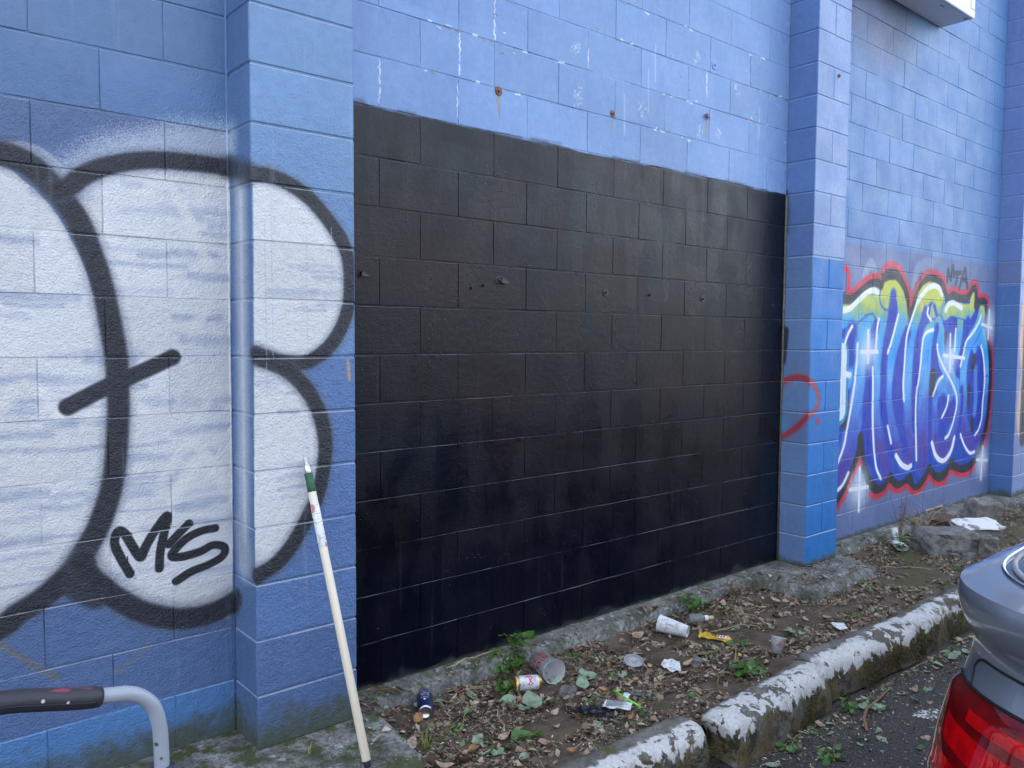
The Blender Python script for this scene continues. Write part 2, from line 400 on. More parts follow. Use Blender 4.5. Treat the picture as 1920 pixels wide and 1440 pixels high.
class Paint:
    """the colour of one painted wall, in metres"""
    def __init__(s, name, x0, x1, z0, z1, res):
        s.name, s.x0, s.z0, s.res = name, x0, z0, res
        s.w, s.h = int((x1 - x0) / res), int((z1 - z0) / res)
        s.W, s.H = s.w * res, s.h * res
        s.a = np.zeros((s.h, s.w, 3), np.float32)
        s.X = x0 + (np.arange(s.w, dtype=np.float32)[None, :] + 0.5) * res + np.zeros((s.h, 1), np.float32)
        s.Z = z0 + (np.arange(s.h, dtype=np.float32)[:, None] + 0.5) * res + np.zeros((1, s.w), np.float32)
        s.wob = vnoise(s.h, s.w, 0.12 / res) - 0.5
        s.clip = None
        s.grain = RNG.random((s.h, s.w)).astype(np.float32)
    def blend(s, mask, col, sl=None):
        col = np.array(col, np.float32)
        if col.max() > 1.5: col = col / 255.0
        v = s.a if sl is None else s.a[sl]
        v += (col - v) * mask[..., None]
    def dist(s, pts, marg, smooth=True):
        P = np.array(catmull(pts, 6) if smooth else pts, np.float32)
        x0, z0 = P.min(0) - marg
        x1, z1 = P.max(0) + marg
        i0, i1 = max(0, int((x0 - s.x0) / s.res)), min(s.w, int((x1 - s.x0) / s.res) + 1)
        j0, j1 = max(0, int((z0 - s.z0) / s.res)), min(s.h, int((z1 - s.z0) / s.res) + 1)
        if i1 <= i0 or j1 <= j0: return None
        sl = (slice(j0, j1), slice(i0, i1))
        d = np.full((j1 - j0, i1 - i0), 9.0, np.float32)
        for a, b in zip(P[:-1], P[1:]):
            u0 = max(i0, int((min(a[0], b[0]) - marg - s.x0) / s.res)); u1 = min(i1, int((max(a[0], b[0]) + marg - s.x0) / s.res) + 2)
            v0 = max(j0, int((min(a[1], b[1]) - marg - s.z0) / s.res)); v1 = min(j1, int((max(a[1], b[1]) + marg - s.z0) / s.res) + 2)
            if u1 <= u0 or v1 <= v0: continue
            X, Z = s.X[v0:v1, u0:u1], s.Z[v0:v1, u0:u1]
            ab = b - a
            t = np.clip(((X - a[0]) * ab[0] + (Z - a[1]) * ab[1]) / (float(ab @ ab) + 1e-9), 0, 1)
            dd = np.hypot(X - a[0] - t * ab[0], Z - a[1] - t * ab[1])
            w = d[v0 - j0:v1 - j0, u0 - i0:u1 - i0]
            np.minimum(w, dd, out=w)
        return d, sl
    def stroke(s, pts, w, col, alpha=1.0, soft=0.35, speck=0.0, smooth=True):
        q = s.dist(pts, w * (0.5 + soft) + 0.03, smooth)
        if q is None: return
        d, sl = q
        d = d + s.wob[sl] * w * 0.12
        mk = sstep(w * (0.5 + soft), w * (0.5 - soft * 0.45), d)
        if speck:
            mk = np.clip(mk * (1 - speck) + speck * (mk > s.grain[sl] * 0.96 + 0.02), 0, 1)
        if s.clip is not None: mk = mk * s.clip[sl]
        s.blend(mk * alpha, col, sl)
    def fill(s, pts, col, alpha=1.0, fn=None, smooth=True):
        P = np.array(catmull(pts, 4) if smooth else pts, np.float32)
        inside = np.zeros((s.h, s.w), bool)
        n = len(P)
        for i in range(n):
            a, b = P[i], P[(i + 1) % n]
            if a[1] == b[1]: continue
            lo, hi = (a, b) if a[1] < b[1] else (b, a)
            j0 = max(0, int(math.ceil((lo[1] - s.z0) / s.res - 0.5))); j1 = min(s.h, int(math.ceil((hi[1] - s.z0) / s.res - 0.5)))
            if j1 <= j0: continue
            z = s.z0 + (np.arange(j0, j1) + 0.5) * s.res
            xc = lo[0] + (z - lo[1]) * (hi[0] - lo[0]) / (hi[1] - lo[1])
            inside[j0:j1] ^= s.X[j0:j1] > xc[:, None]
        mk = inside.astype(np.float32)
        for _ in range(3):
            mk[1:-1, 1:-1] = (mk[1:-1, 1:-1] * 2 + mk[:-2, 1:-1] + mk[2:, 1:-1] + mk[1:-1, :-2] + mk[1:-1, 2:]) / 6
        if fn is not None: mk = mk * fn
        s.blend(mk * alpha, col)
        return mk
    def rect(s, x0, x1, z0, z1, col, alpha=1.0, soft=0.004, wob=0.01):
        X, Z = s.X + s.wob * wob, s.Z + s.wob * wob
        mk = sstep(x0 - soft, x0 + soft, X) * sstep(x1 + soft, x1 - soft, X) * sstep(z0 - soft, z0 + soft, Z) * sstep(z1 + soft, z1 - soft, Z)
        s.blend(mk * alpha, col)
    def image(s):
        im = bpy.data.images.new(s.name, s.w, s.h, alpha=False)
        px = np.ones((s.h, s.w, 4), np.float32)
        px[..., :3] = np.clip(s.a, 0, 1)
        im.pixels.foreach_set(px.ravel())
        im.pack()
        return im


# --- left wall and left pilaster: white bubble letters with dark outline
pl = Paint('left_paint', -2.45, -0.42, -0.06, 2.86, 0.002)
n1 = vnoise(pl.h, pl.w, 0.5 / pl.res)
pl.blend(np.ones_like(n1), (62, 105, 156))
pl.blend(sstep(0.45, 0.6, n1) * 0.35, (70, 115, 166))
pl.rect(-3, -1.045, -1, 11 * C + 0.003, (66, 95, 142), wob=0.006)
pl.rect(-3, -1.045, -1, 3.0 * C, (66, 103, 156), 0.8, 0.03, 0.05)
pl.rect(-1.045, -0.836, -1, 9, (70, 109, 160))
pl.rect(-0.836, -0.3, 7.05 * C, 99, (86, 129, 178))
pl.rect(-0.836, -0.3, 10 * C, 12.9 * C, (88, 136, 184), 0.55, 0.03, 0.05)
pl.rect(-0.56, -0.3, 10.02 * C, 11 * C, (96, 136, 178), 0.5, 0.01)
pl.rect(-0.836, -0.3, -1, 7.05 * C, (66, 109, 168))
pl.rect(-0.836, -0.3, -1, 2.0 * C, (66, 103, 158), 0.7, 0.03)
pl.rect(-3, -1.042, -1, 1.02 * C, (42, 118, 184), wob=0.008)
WHT = (212, 214, 218)
g2 = vnoise(pl.h, pl.w, 0.05 / pl.res)
cover = np.zeros_like(n1)
for q in (LF1, LF2, LF3, LF4):
    cover = np.maximum(cover, pl.fill(q, WHT))
pl.clip = cover
# the thin coat leaves level streaks where the blue shows
for k in range(170):
    x, z = random.uniform(-2.0, -0.47), random.uniform(0.62, 2.02)
    if -1.05 < x < -0.83: continue
    ln = random.uniform(0.06, 0.30)
    dz = random.uniform(-0.012, 0.012)
    pl.stroke([(x, z), (x + ln * 0.5, z + dz), (x + ln, z + dz * 0.4)], random.uniform(0.006, 0.022), (152, 164, 190), random.uniform(0.15, 0.6), 0.75)
for k in range(10):
    x, z = random.uniform(-2.0, -1.1), random.uniform(0.7, 2.0)
    pl.stroke([(x, z), (x + 0.1, z + 0.12), (x + 0.2, z + 0.02)], 0.03, (226, 226, 222), 0.6, 0.5)
pl.stroke([(-1.34, 1.98), (-1.25, 2.02), (-1.18, 1.9), (-1.12, 1.75)], 0.03, (226, 226, 222), 0.7, 0.4)
pl.clip = None
BLK, BL2 = (38, 42, 53), (24, 28, 37)
pl.stroke(H1, 0.10, (206, 212, 222), 0.65, 0.75, 0.75)
pl.stroke(H2, 0.026, (176, 182, 192), 0.7, 0.4)
pl.stroke(FS, 0.075, (190, 200, 214), 0.8, 0.75, 0.1)
pl.stroke([(-0.93, 2.0), (-0.93, 1.4), (-0.93, 0.7)], 0.02, (214, 220, 230), 0.6, 0.6)
pl.stroke([(-1.0, 0.80), (-0.96, 0.74), (-0.88, 0.70)], 0.07, (150, 160, 180), 0.5, 0.8)
for q, w, hw in ((S1, 0.062, 0.076), (S2a, 0.052, 0.066), (S2b, 0.046, 0.060), (S3, 0.050, 0.066), (S5, 0.066, 0.092)):
    pl.stroke(q, hw, (78, 86, 104), 0.5, 0.40, 0.35)
    pl.stroke(q, w, BLK, 0.97, 0.20)
    pl.stroke(q, w * 0.5, BL2, 0.35, 0.8)
pl.stroke(S2c, 0.06, (54, 60, 74), 0.85, 0.6, 0.2)
pl.stroke(S5b, 0.05, (50, 56, 70), 0.9, 0.5)
pl.stroke(S5c, 0.06, (42, 47, 58), 0.9, 0.3)
pl.stroke(S4, 0.048, (38, 42, 52), 1.0, 0.2)
for q in (M1, M2, M3):
    pl.stroke(q, 0.028, (30, 33, 40), 1.0, 0.14)
for x in (-1.425, -1.418, -1.41):
    pl.stroke([(x, 0.735), (x, 0.735 - random.uniform(0.02, 0.04))], 0.004, (30, 33, 40), 1, 0.2)
pl.stroke(T1, 0.022, (112, 112, 112), 0.7, 0.3, 0.3)
pl.stroke(T2, 0.022, (104, 112, 132), 0.6, 0.3, 0.2)
pl.stroke(GR, 0.012, (190, 150, 120), 0.8, 0.3)
pl.clip = cover
for k in range(4):
    x = random.uniform(-0.80, -0.5)
    pl.stroke([(x, 1.9), (x + 0.002, 1.9 - random.uniform(0.2, 0.7))], 0.003, (176, 184, 206), 0.6, 0.4)

# --- the bay with the black panel
pb = Paint('panel_paint', -0.46, 2.90, -0.06, 3.70, 0.0035)
n1 = vnoise(pb.h, pb.w, 0.6 / pb.res)
n2 = vnoise(pb.h, pb.w, 0.16 / pb.res, 4)
pb.blend(np.ones_like(n1), (117, 148, 194))
pb.blend(sstep(0.42, 0.62, n1) * 0.5, (125, 155, 200))
for k in range(26):
    x, z = random.uniform(-0.4, 2.8), random.uniform(2.5, 3.6)
    pb.rect(x, x + random.uniform(0.2, 0.9), z, z + random.uniform(0.1, 0.3), random.choice([(120, 149, 196), (118, 152, 196), (110, 141, 186)]), 0.5, 0.01)
blk = np.ones_like(n1) * sstep(12 * C + 0.004, 12 * C - 0.003, pb.Z + pb.wob * 0.022)
pb.blend(blk, (10, 16, 28))
top = 12 * C - 0.01
for k in range(26):
    x = random.uniform(-.4, 2.8)
    pb.stroke([(x, 12 * C + random.uniform(-.004, .008)), (x + random.uniform(.03, .2), 12 * C + random.uniform(-.004, .012))], random.uniform(.006, .02), (70, 80, 104), random.uniform(.25, .7), .8, .3, smooth=False)
def patch(x, z, w, h, col, al, soft=0.008):
    if z + h > top: h = top - z
    pb.rect(x, x + w, z, z + h, col, al, soft, 0.03)
for k in range(90):     # roller marks of several blacks
    w = random.uniform(0.14, 0.34)
    z = random.uniform(0.0, 2.3)
    x = random.uniform(-0.4, 2.8)
    col = random.choice([(32, 22, 27), (33, 24, 28), (12, 18, 28), (10, 14, 20), (22, 24, 30)])
    patch(x, z, w * random.choice([1, 1, 3]), random.uniform(0.12, 0.5), col, 0.6, random.choice([.004, .02]))
for (x, z, w, h) in ((-0.3, 1.15, 0.9, 0.5), (0.2, 0.9, 0.8, 0.4), (-0.3, 1.62, 0.6, 0.3)):
    patch(x, z, w, h, (38, 25, 29), 0.5, 0.08)
for (x, z, w, h) in ((0.9, 1.98, 0.22, 0.36), (0.55, 1.9, 0.16, 0.24), (1.15, 2.0, 0.2, 0.3), (0.1, 2.15, 0.3, 0.2), (1.5, 1.7, 0.18, 0.5)):
    patch(x, z, w, h, (26, 38, 44), 0.6, 0.01)
pb.rect(-1, 9, -1, 0.95, (4, 7, 18), 0.7, 0.35, 0.1)  # darker navy towards the foot: the fading sky sheen put into the colour
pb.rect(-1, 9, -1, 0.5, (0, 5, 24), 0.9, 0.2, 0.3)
pb.rect(-1, -0.05, 0.55, 0.83, (6, 7, 12), 0.6, 0.01)
pb.rect(2.62, 9, -1, top, (5, 10, 24), 0.85, 0.02)
pb.blend(sstep(0.62, 0.9, n2) * blk * 0.25, (40, 40, 46))
pb.rect(-1, 9, -1, 0.02, (92, 92, 88), 0.55, 0.02, 0.12)
# flaked joints above the panel
for (x, z, h) in ((0.21, 2.66, 0.19), (0.407, 2.86, 0.18), (-0.2, 2.46, 0.18), (0.20, 2.47, 0.15), (1.02, 2.86, 0.1), (2.0, 2.9, 0.15)):
    for k in range(9):
        zz = z + h * k / 9
        pb.stroke([(x + random.uniform(-.004, .004), zz), (x + random.uniform(-.004, .004), zz + h / 10)], random.uniform(0.002, 0.008), (226, 230, 236), 0.9, 0.2, smooth=False)
for k in range(230):
    x = random.uniform(0.0, 2.85)
    z = C * random.choice([13, 14, 14, 15, 15, 16]) + random.gauss(0, 0.006 if random.random() < .7 else 0.04)
    if z < 2.5: continue
    if mnoise.noise((x * 1.6, z * 3, 5)) < 0.02: continue
    l = random.uniform(0.004, 0.03)
    pb.stroke([(x, z), (x + l, z + random.uniform(-.006, .006))], random.uniform(0.003, 0.009), random.choice([(226, 230, 236), (220, 226, 234), (120, 122, 122), (120, 122, 122), (140, 110, 94)]), 0.85, 0.2, smooth=False)
for (x, z) in ((0.93, 2.93), (0.94, 2.73), (0.95, 2.68), (1.43, 2.73), (1.95, 2.70), (2.12, 2.72), (1.9, 3.1), (2.3, 3.0)):
    for k in range(26):
        a = random.uniform(0, 6.28); r = random.uniform(0.01, 0.034)
        px, pz = x + r * math.cos(a), z + r * 1.2 * math.sin(a)
        pb.stroke([(px, pz), (px + random.uniform(-.01, .01), pz + random.uniform(-.01, .01))], random.uniform(.003, .008), random.choice([(206, 214, 228), (190, 200, 216), (130, 140, 160)]), .6, .3, smooth=False)
for x, z in ((0.432, 2.61), (1.20, 2.65), (2.0, 2.78)):
    for k in range(5):
        xx = x + random.uniform(-.012, .012)
        pb.stroke([(xx, z), (xx + .002, z - random.uniform(.03, .12))], .006, (150, 128, 120), .5, .5, smooth=False)
for k in range(4):       # drips
    x, z = random.uniform(0.2, 2.7), random.uniform(2.75, 3.2)
    pb.stroke([(x, z), (x + 0.002, z - random.uniform(0.06, 0.25))], 0.008, (178, 194, 232), 0.6, 0.4)

# --- middle pilaster
pm = Paint('pilaster_paint', PX[2] - D - 0.02, PX[2] + PW + 0.02, -0.06, 4.3, 0.003)
pm.blend(np.ones((pm.h, pm.w), np.float32), (94, 124, 172))
pm.rect(0, PX[2], 10.9 * C, 9, (86, 120, 174), 0.8)
pm.rect(0, PX[2], 10 * C, 11 * C, (90, 119, 173))
pm.rect(0, PX[2], -1, 10 * C, (100, 130, 176))
pm.rect(PX[2], 9, 9.93 * C, 99, (122, 148, 194))
pm.rect(PX[2], 9, -1, 9.93 * C, (14, 116, 194))
pm.stroke([(PX[2] - D, 0), (PX[2] - D - 0.004, 1.0), (PX[2] - D, 1.2), (PX[2] - D, 1.5), (PX[2] - D, 2.46)], 0.022, (44, 46, 52), 0.85, 0.4)
pm.stroke([(PX[2] - D, 1.35), (PX[2] - D + 0.015, 1.55)], 0.05, (40, 42, 50), 0.9, 0.3)
pm.stroke([(PX[2] - D, 2.44), (PX[2] - D + 0.01, 2.3), (PX[2] - D + 0.01, 2.2)], 0.03, (60, 70, 90), 0.6, 0.8)
for q in (RL1, RL2, RL3):
    pm.stroke(q, 0.050, (176, 78, 92), 0.3, 0.6, 0.2)
    pm.stroke(q, 0.028, (172, 56, 70), 0.95, 0.4)
pm.stroke(RDOT, 0.034, (190, 60, 66), 1, 0.2)
pm.stroke(CY, 0.05, (70, 160, 220), 0.5, 0.7)

# --- right bay: the blue lettered piece
pr = Paint('right_paint', 3.20, 6.70, -0.06, 4.5, 0.004)
n1 = vnoise(pr.h, pr.w, 0.7 / pr.res)
n2 = vnoise(pr.h, pr.w, 0.10 / pr.res, 3)
n3 = vnoise(pr.h, pr.w, 0.3 / pr.res, 3)
pr.blend(np.ones_like(n1), (92, 130, 180))
pr.blend(sstep(0.42, 0.62, n1) * 0.6, (100, 138, 188))
pr.rect(0, 9, -1, 2.195, (102, 120, 162), wob=0.02)
pr.stroke([(3.2, 4.3), (4.0, 4.05), (4.3, 3.95)], 0.5, (70, 82, 112), 0.9, 0.75)
pr.stroke([(3.7, 3.9), (4.0, 3.75)], 0.35, (96, 108, 146), 0.6, 0.9)
pr.stroke(HZ1, 0.07, (160, 170, 190), 0.7, 0.3); pr.stroke(HZ2, 0.08, (150, 162, 190), 0.6, 0.3)
RED = (208, 56, 80)
for q in (RED1, RED2, RED3, RED4, RED5):
    pr.stroke(q, 0.075, (170, 84, 116), 0.16, 0.4, 0.15)
    pr.stroke(q, 0.042, RED, 0.96, 0.25)
pr.fill(OUT, (26, 56, 168))
low = sstep(0.75, 0.45, pr.Z)
pr.fill(OUT, (12, 74, 178), 0.9, low)
pr.fill(OUT, (46, 62, 176), 0.5, sstep(0.45, 0.7, n3) * (1 - low))
def grad(mask_alpha, pts, w):
    """a letter limb, sprayed lime at the top, cyan, pale blue, then violet"""
    q = pr.dist(pts, w * 0.62)
    if q is None: return
    d, sl = q
    d = d + pr.wob[sl] * w * 0.10
    hb = sstep(w * 0.60, w * 0.52, d) * 0.9
    pr.blend(hb, (24, 92, 214), sl)
    mk = sstep(w * 0.52, w * 0.44, d) * mask_alpha
    z = pr.Z[sl] + (n2[sl] - 0.5) * 0.34 + (n3[sl] - 0.5) * 0.16
    stops = [(2.2, (206, 212, 84)), (1.84, (196, 206, 88)), (1.72, (150, 184, 130)), (1.58, (70, 172, 222)), (1.42, (52, 158, 236)), (1.22, (104, 178, 236)), (1.05, (84, 150, 226)), (0.90, (76, 120, 208)), (0.72, (66, 96, 196)), (0.60, (76, 66, 164)), (0.2, (58, 62, 170))]
    zs = [a for a, b in reversed(stops)]
    for ch in range(3):
        cc = np.interp(z, zs, [b[ch] / 255 for a, b in reversed(stops)]).astype(np.float32)
        v = pr.a[sl][..., ch]
        v += (cc - v) * mk
for q, w in ((A2, 0.25), (A1, 0.205), (A3, 0.17), (B1, 0.20), (B2, 0.205), (C1, 0.21), (D2, 0.13), (D3, 0.165), (D1, 0.14), (E2, 0.15), (E1, 0.155)):
    grad(1.0, q, w)
for w, q in GAPS:
    pr.stroke(q, w * 1.25, (26, 84, 206), 0.7, 0.3)
    pr.stroke(q, w, (18, 56, 176), 0.95, 0.25)
pr.stroke(E3, 0.07, (96, 150, 224), 0.8, 0.4)
for q, w in ((DK1, .09), (DK2, .08), (DK3, .05), (DK4, .06), (DK5, .07), (DK6, .06)):
    pr.stroke(q, w, (40, 44, 56), 0.95, 0.3)
pr.stroke(OUT[:-1], 0.078, (34, 38, 48), 1.0, 0.2, smooth=False)
for q in (RED1, RED2, RED3, RED4, RED5):
    pr.stroke(q, 0.034, RED, 0.9, 0.25)
pr.stroke(STK, 0.20, (40, 150, 190), 1, 0.03); pr.stroke(STK, 0.14, (226, 240, 246), 1, 0.03)
for i, q in enumerate(WL):
    w = 0.027 if i not in (0, 7, 10, 17, 20, 22) else 0.042
    if i >= 23: w = 0.028
    pr.stroke(q, w * 1.9, (190, 214, 244), 0.10, 0.5)
    pr.stroke(q, w, (240, 243, 248), 1.0, 0.2)
for (x, z) in STARS:
    pr.stroke([(x, z), (x + 0.001, z)], 0.20, (232, 238, 248), 0.75, 0.85, 0.2, smooth=False)
for q in (K1, K2, K3, K4, K5):
    pr.stroke(q, 0.034, (56, 62, 78), 0.95, 0.3)

# --- far pilaster
pf = Paint('far_paint', PX[3] - D - 0.02, PX[3] + PW + 0.02, -0.06, 4.5, 0.005)
pf.blend(np.ones((pf.h, pf.w), np.float32), (82, 116, 180))
pf.rect(0, PX[3], 10 * C, 11 * C, (88, 112, 166))
pf.rect(0, PX[3], -1, 9.85 * C, (40, 102, 172))
pf.rect(PX[3], 9, -1, 99, (112, 136, 190))
pf.stroke([(6.70, 1.80), (6.68, 1.48), (6.74, 1.18), (6.68, 0.83), (6.72, 0.62)], 0.10, (214, 170, 140), 1, 0.2)
pf.stroke([(6.80, 1.9), (6.80, 0.55)], 0.14, (60, 66, 84), 1, 0.2)
IMG = {p.name: p for p in (pl, pb, pm, pr, pf)}

# ------------------------------------------------------------------ painted block materials
def paint_mat(name, p, rough=0.42, rvar=0.15, moss=0.10, chip=0.0, peel=1.0, unroll=True, spec=0.5, streak=0.2, ledge=0.6, sat=0.87, sheen=False):
    q = Mat(name)
    pos = q.pos()
    x, y, z = q.xyz(pos)
    u = q.ma('SUBTRACT', x, q.ma('ADD', y, D)) if unroll else x
    vec = q.comb(q.ma('DIVIDE', q.ma('SUBTRACT', u, p.x0), p.W), q.ma('DIVIDE', q.ma('SUBTRACT', z, p.z0), p.H), 0.0)
    im = q.n('TexImage', Vector=vec)
    im.image = p.image()
    im.extension = 'EXTEND'
    col = q.n('HueSaturation', Color=im.outputs['Color'], Saturation=sat).outputs[0]
    rb = q.n('ObjectInfo').outputs['Random']
    col = q.mix(q.ma('MULTIPLY', rb, 0.14), col, (0.0, 0.0, 0.0))
    big = q.noise(pos, 2.2, 4)
    fine = q.noise(pos, 26, 4)
    col = q.mix(0.30, col, q.mix(q.ramp(big, 0.3, 0.7), (0.42, 0.42, 0.45), (0.60, 0.60, 0.60)), 'OVERLAY')
    col = q.mix(0.16, col, q.mix(q.ramp(fine, 0.3, 0.7), (0.35, 0.35, 0.35), (0.65, 0.65, 0.65)), 'OVERLAY')
    # run-off streaks, small specks
    st = q.noise(q.scale(pos, 26, 26, 1.3), 1.0, 3)
    col = q.mix(q.ramp(st, 0.60, 0.80, 0, streak), col, (0.34, 0.40, 0.52))
    sp = q.vor(pos, 46)
    gate = q.noise(pos, 5, 2)
    spk = q.ma('MULTIPLY', q.ramp(sp, 0.10, 0.05), q.ramp(gate, 0.60, 0.70))
    col = q.mix(q.ma('MULTIPLY', spk, 0.65), col, (0.09, 0.09, 0.10))
    sp2 = q.vor(q.scale(pos, 1.07, 1.03, 1.05), 71)
    gate2 = q.noise(q.scale(pos, 1.3, 1.3, 1.7), 3.3, 2)
    wsp = q.ma('MULTIPLY', q.ramp(sp2, 0.09, 0.05), q.ramp(gate2, 0.60 - chip, 0.70 - chip))
    col = q.mix(q.ma('MULTIPLY', wsp, 0.7), col, (0.66, 0.69, 0.72))
    # sky light caught by ledges that face up, painted in as a pale dusty tint
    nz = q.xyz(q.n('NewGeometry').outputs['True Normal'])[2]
    ledge_light = q.ma('MULTIPLY', q.ramp(nz, 0.18, 0.5), q.ramp(q.noise(pos, 7, 3, 0.6), 0.30, 0.55, 0.35, 1.0))
    col = q.mix(q.ma('MULTIPLY', ledge_light, ledge), col, (0.42, 0.45, 0.50))
    # splash dirt and moss at the foot
    mz = q.ma('SUBTRACT', z, q.ma('MULTIPLY', q.ma('SUBTRACT', q.noise(pos, 9, 5, 0.7), 0.5), moss * 1.6 + 0.02))
    mm = q.ramp(mz, moss, moss * 0.1)
    mcol = q.mix(q.noise(pos, 40, 3), (0.030, 0.040, 0.018), (0.10, 0.11, 0.055))
    col = q.mix(q.ma('MULTIPLY', mm, 0.9), col, mcol)
    rg = q.ramp(q.noise(pos, 4.5, 3), 0.3, 0.7, rough - rvar, rough + rvar)
    if sheen:
        rp = q.ramp(q.noise(q.scale(pos, 5.5, 5.5, 1.1), 1.0, 3, 0.5, 0.4), 0.46, 0.53)
        rg = q.ma('ADD', rg, q.ma('MULTIPLY', rp, 0.09))
    rg = q.ma('ADD', rg, q.ma('MULTIPLY', mm, 0.4))
    h1 = q.noise(pos, 150, 2, 0.6)
    h2 = q.noise(pos, 34, 2, 0.5)
    h = q.ma('ADD', h1, q.ma('MULTIPLY', h2, 0.9))
    if peel > 1.5: h = q.ma('MULTIPLY', h, q.ramp(z, 2.45, 2.05, 0.35, 1.0))
    q.bs(Base__Color=col, Roughness=rg, Normal=q.bump(h, 0.0030 * peel), Specular__IOR__Level=spec)
    return q.m

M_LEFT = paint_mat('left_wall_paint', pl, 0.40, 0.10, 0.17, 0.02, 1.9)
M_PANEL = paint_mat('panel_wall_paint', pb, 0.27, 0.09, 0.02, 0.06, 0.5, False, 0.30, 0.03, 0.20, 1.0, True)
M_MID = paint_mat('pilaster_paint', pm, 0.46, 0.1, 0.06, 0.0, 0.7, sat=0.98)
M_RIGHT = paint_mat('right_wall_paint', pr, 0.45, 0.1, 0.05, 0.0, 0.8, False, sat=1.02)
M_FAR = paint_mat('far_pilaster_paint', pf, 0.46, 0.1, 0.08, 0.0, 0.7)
blue_side = plain('blue_paint', (98, 124, 176), 0.5, 0.1, 12, 0.001)
roof_mat = plain('roofing_felt', (70, 70, 72), 0.9, 0.2, 8, 0.004)

building = empty('block_building', (1.0, 0.3, 0))
tag(building, 'blue painted concrete block building with pilasters, black panel and graffiti', 'building')
BL = Vector((1.0, 0.3, 0))
def bobj(name, me, parent=None, loc=(0, 0, 0), **kw):
    """part (parent None) or sub-part of the building, given in world coordinates"""
    o = obj(name, me, parent or building, loc, **kw)
    if parent is None:
        o.location = Vector(loc) - BL
    return o

HT = 28 * C          # height of the wall
def front_block(w, h, var):
    """the face of one block: arrises eased and a little ragged"""
    rnd = random.Random(hash((round(w, 3), round(h, 3), var)) & 0xffff)
    nu, nv = 3, 2
    pts = [(w * i / nu, 0) for i in range(nu)] + [(w, h * j / nv) for j in range(nv)] + [(w - w * i / nu, h) for i in range(nu)] + [(0, h - h * j / nv) for j in range(nv)]
    n = len(pts)
    cx, cz = w / 2, h / 2
    V = []
    jit = [(rnd.uniform(-.0007, .0007), rnd.uniform(-.0009, .0009)) for _ in range(n)]
    for ins, y in ((0.0026, -0.0005), (0.0, 0.0032), (0.0, 0.04)):
        for (a, b), (ja, jb) in zip(pts, jit):
            e = ins * (1 + rnd.uniform(-.35, .5)) if ins else 0
            V.append((a + ja + (e * .35 if a == 0 else -e * .35 if a == w else 0), y, b + jb + (e if b == 0 else -e if b == h else 0)))
    F = [tuple(range(n))]
    for r_ in range(2):
        for k in range(n):
            F.append((r_ * n + k, (r_ + 1) * n + k, (r_ + 1) * n + (k + 1) % n, r_ * n + (k + 1) % n))
    return V, F

def pil_block(w, h, var, left=True, right=True):
    rnd = random.Random(var * 31 + int(w * 1000))
    bm = bmesh.new()
    bmesh.ops.create_cube(bm, size=1)
    for v in bm.verts:
        v.co = Vector(((v.co.x + 0.5) * w, (v.co.y - 0.5) * -1 * 0 + (0.0 if v.co.y < 0 else D - 0.002), (v.co.z + 0.5) * h))
        v.co += Vector((rnd.uniform(-.0012, .0012), rnd.uniform(-.0012, .0012), rnd.uniform(-.0008, .0008)))
    ed = [e for e in bm.edges if min(v.co.y for v in e.verts) < 0.05]
    bmesh.ops.bevel(bm, geom=ed, offset=0.0045, segments=1, affect='EDGES')
    bm.verts.index_update()
    V = [tuple(v.co) for v in bm.verts]
    F, MI = [], []
    for f in bm.faces:
        F.append([v.index for v in f.verts])
        MI.append(1 if f.normal.x > 0.5 else 0)
    bm.free()
    return V, F, MI

GAP = 0.0052
specs = []     # (kind, parent, x, y, z, w, h, material, variant)
def wall_bay(x0, x1, jx, mat, ncourse, seed):
    """one recessed stretch of wall: mortar bed with its blocks"""
    rnd = random.Random(seed)
    step = 0.024
    nx, nz = int((x1 - x0) / step), int(ncourse * C / step)
    V = []
    for i in range(nx + 1):
        for j in range(nz + 1):
            x, z = x0 + (x1 - x0) * i / nx, -0.3 + (ncourse * C + 0.3) * j / nz
            d = 0.0003 + (0.0026 if seed == 2 else 0.0042) * max(0, 0.5 + 1.0 * mnoise.noise((x * 4, z * 4, seed))) + 0.0012 * mnoise.noise((x * 40, z * 40, seed))
            V.append((x, max(0.0003, d), z))
    F = [f[::-1] for f in grid_faces(nx + 1, nz + 1)]
    F = [(f[3], f[2], f[1], f[0]) for f in F]
    me = mesh('wall', V, [tuple(reversed(f)) for f in F], mat, True)
    wl = bobj('wall', me)
    for n in range(ncourse):
        off = jx if n % 2 == 1 else jx + C
        k = math.floor((x0 - off) / (2 * C))
        a = off + k * 2 * C
        while a < x1 - 0.01:
            l, r_ = max(a, x0), min(a + 2 * C, x1)
            if x1 - r_ < 0.05: r_ = x1
            if l > x0 and l - x0 < 0.05: l = x0
            if r_ - l > 0.05:
                e0 = 0.0014 if l > x0 else 0.0006
                e1 = 0.0014 if r_ < x1 else 0.0006
                specs.append(['b', wl, l + e0, rnd.uniform(-.0012, .0008), n * C + GAP / 2, r_ - l - e0 - e1, C - GAP, mat, rnd.randrange(4)])
            a += 2 * C
    return wl

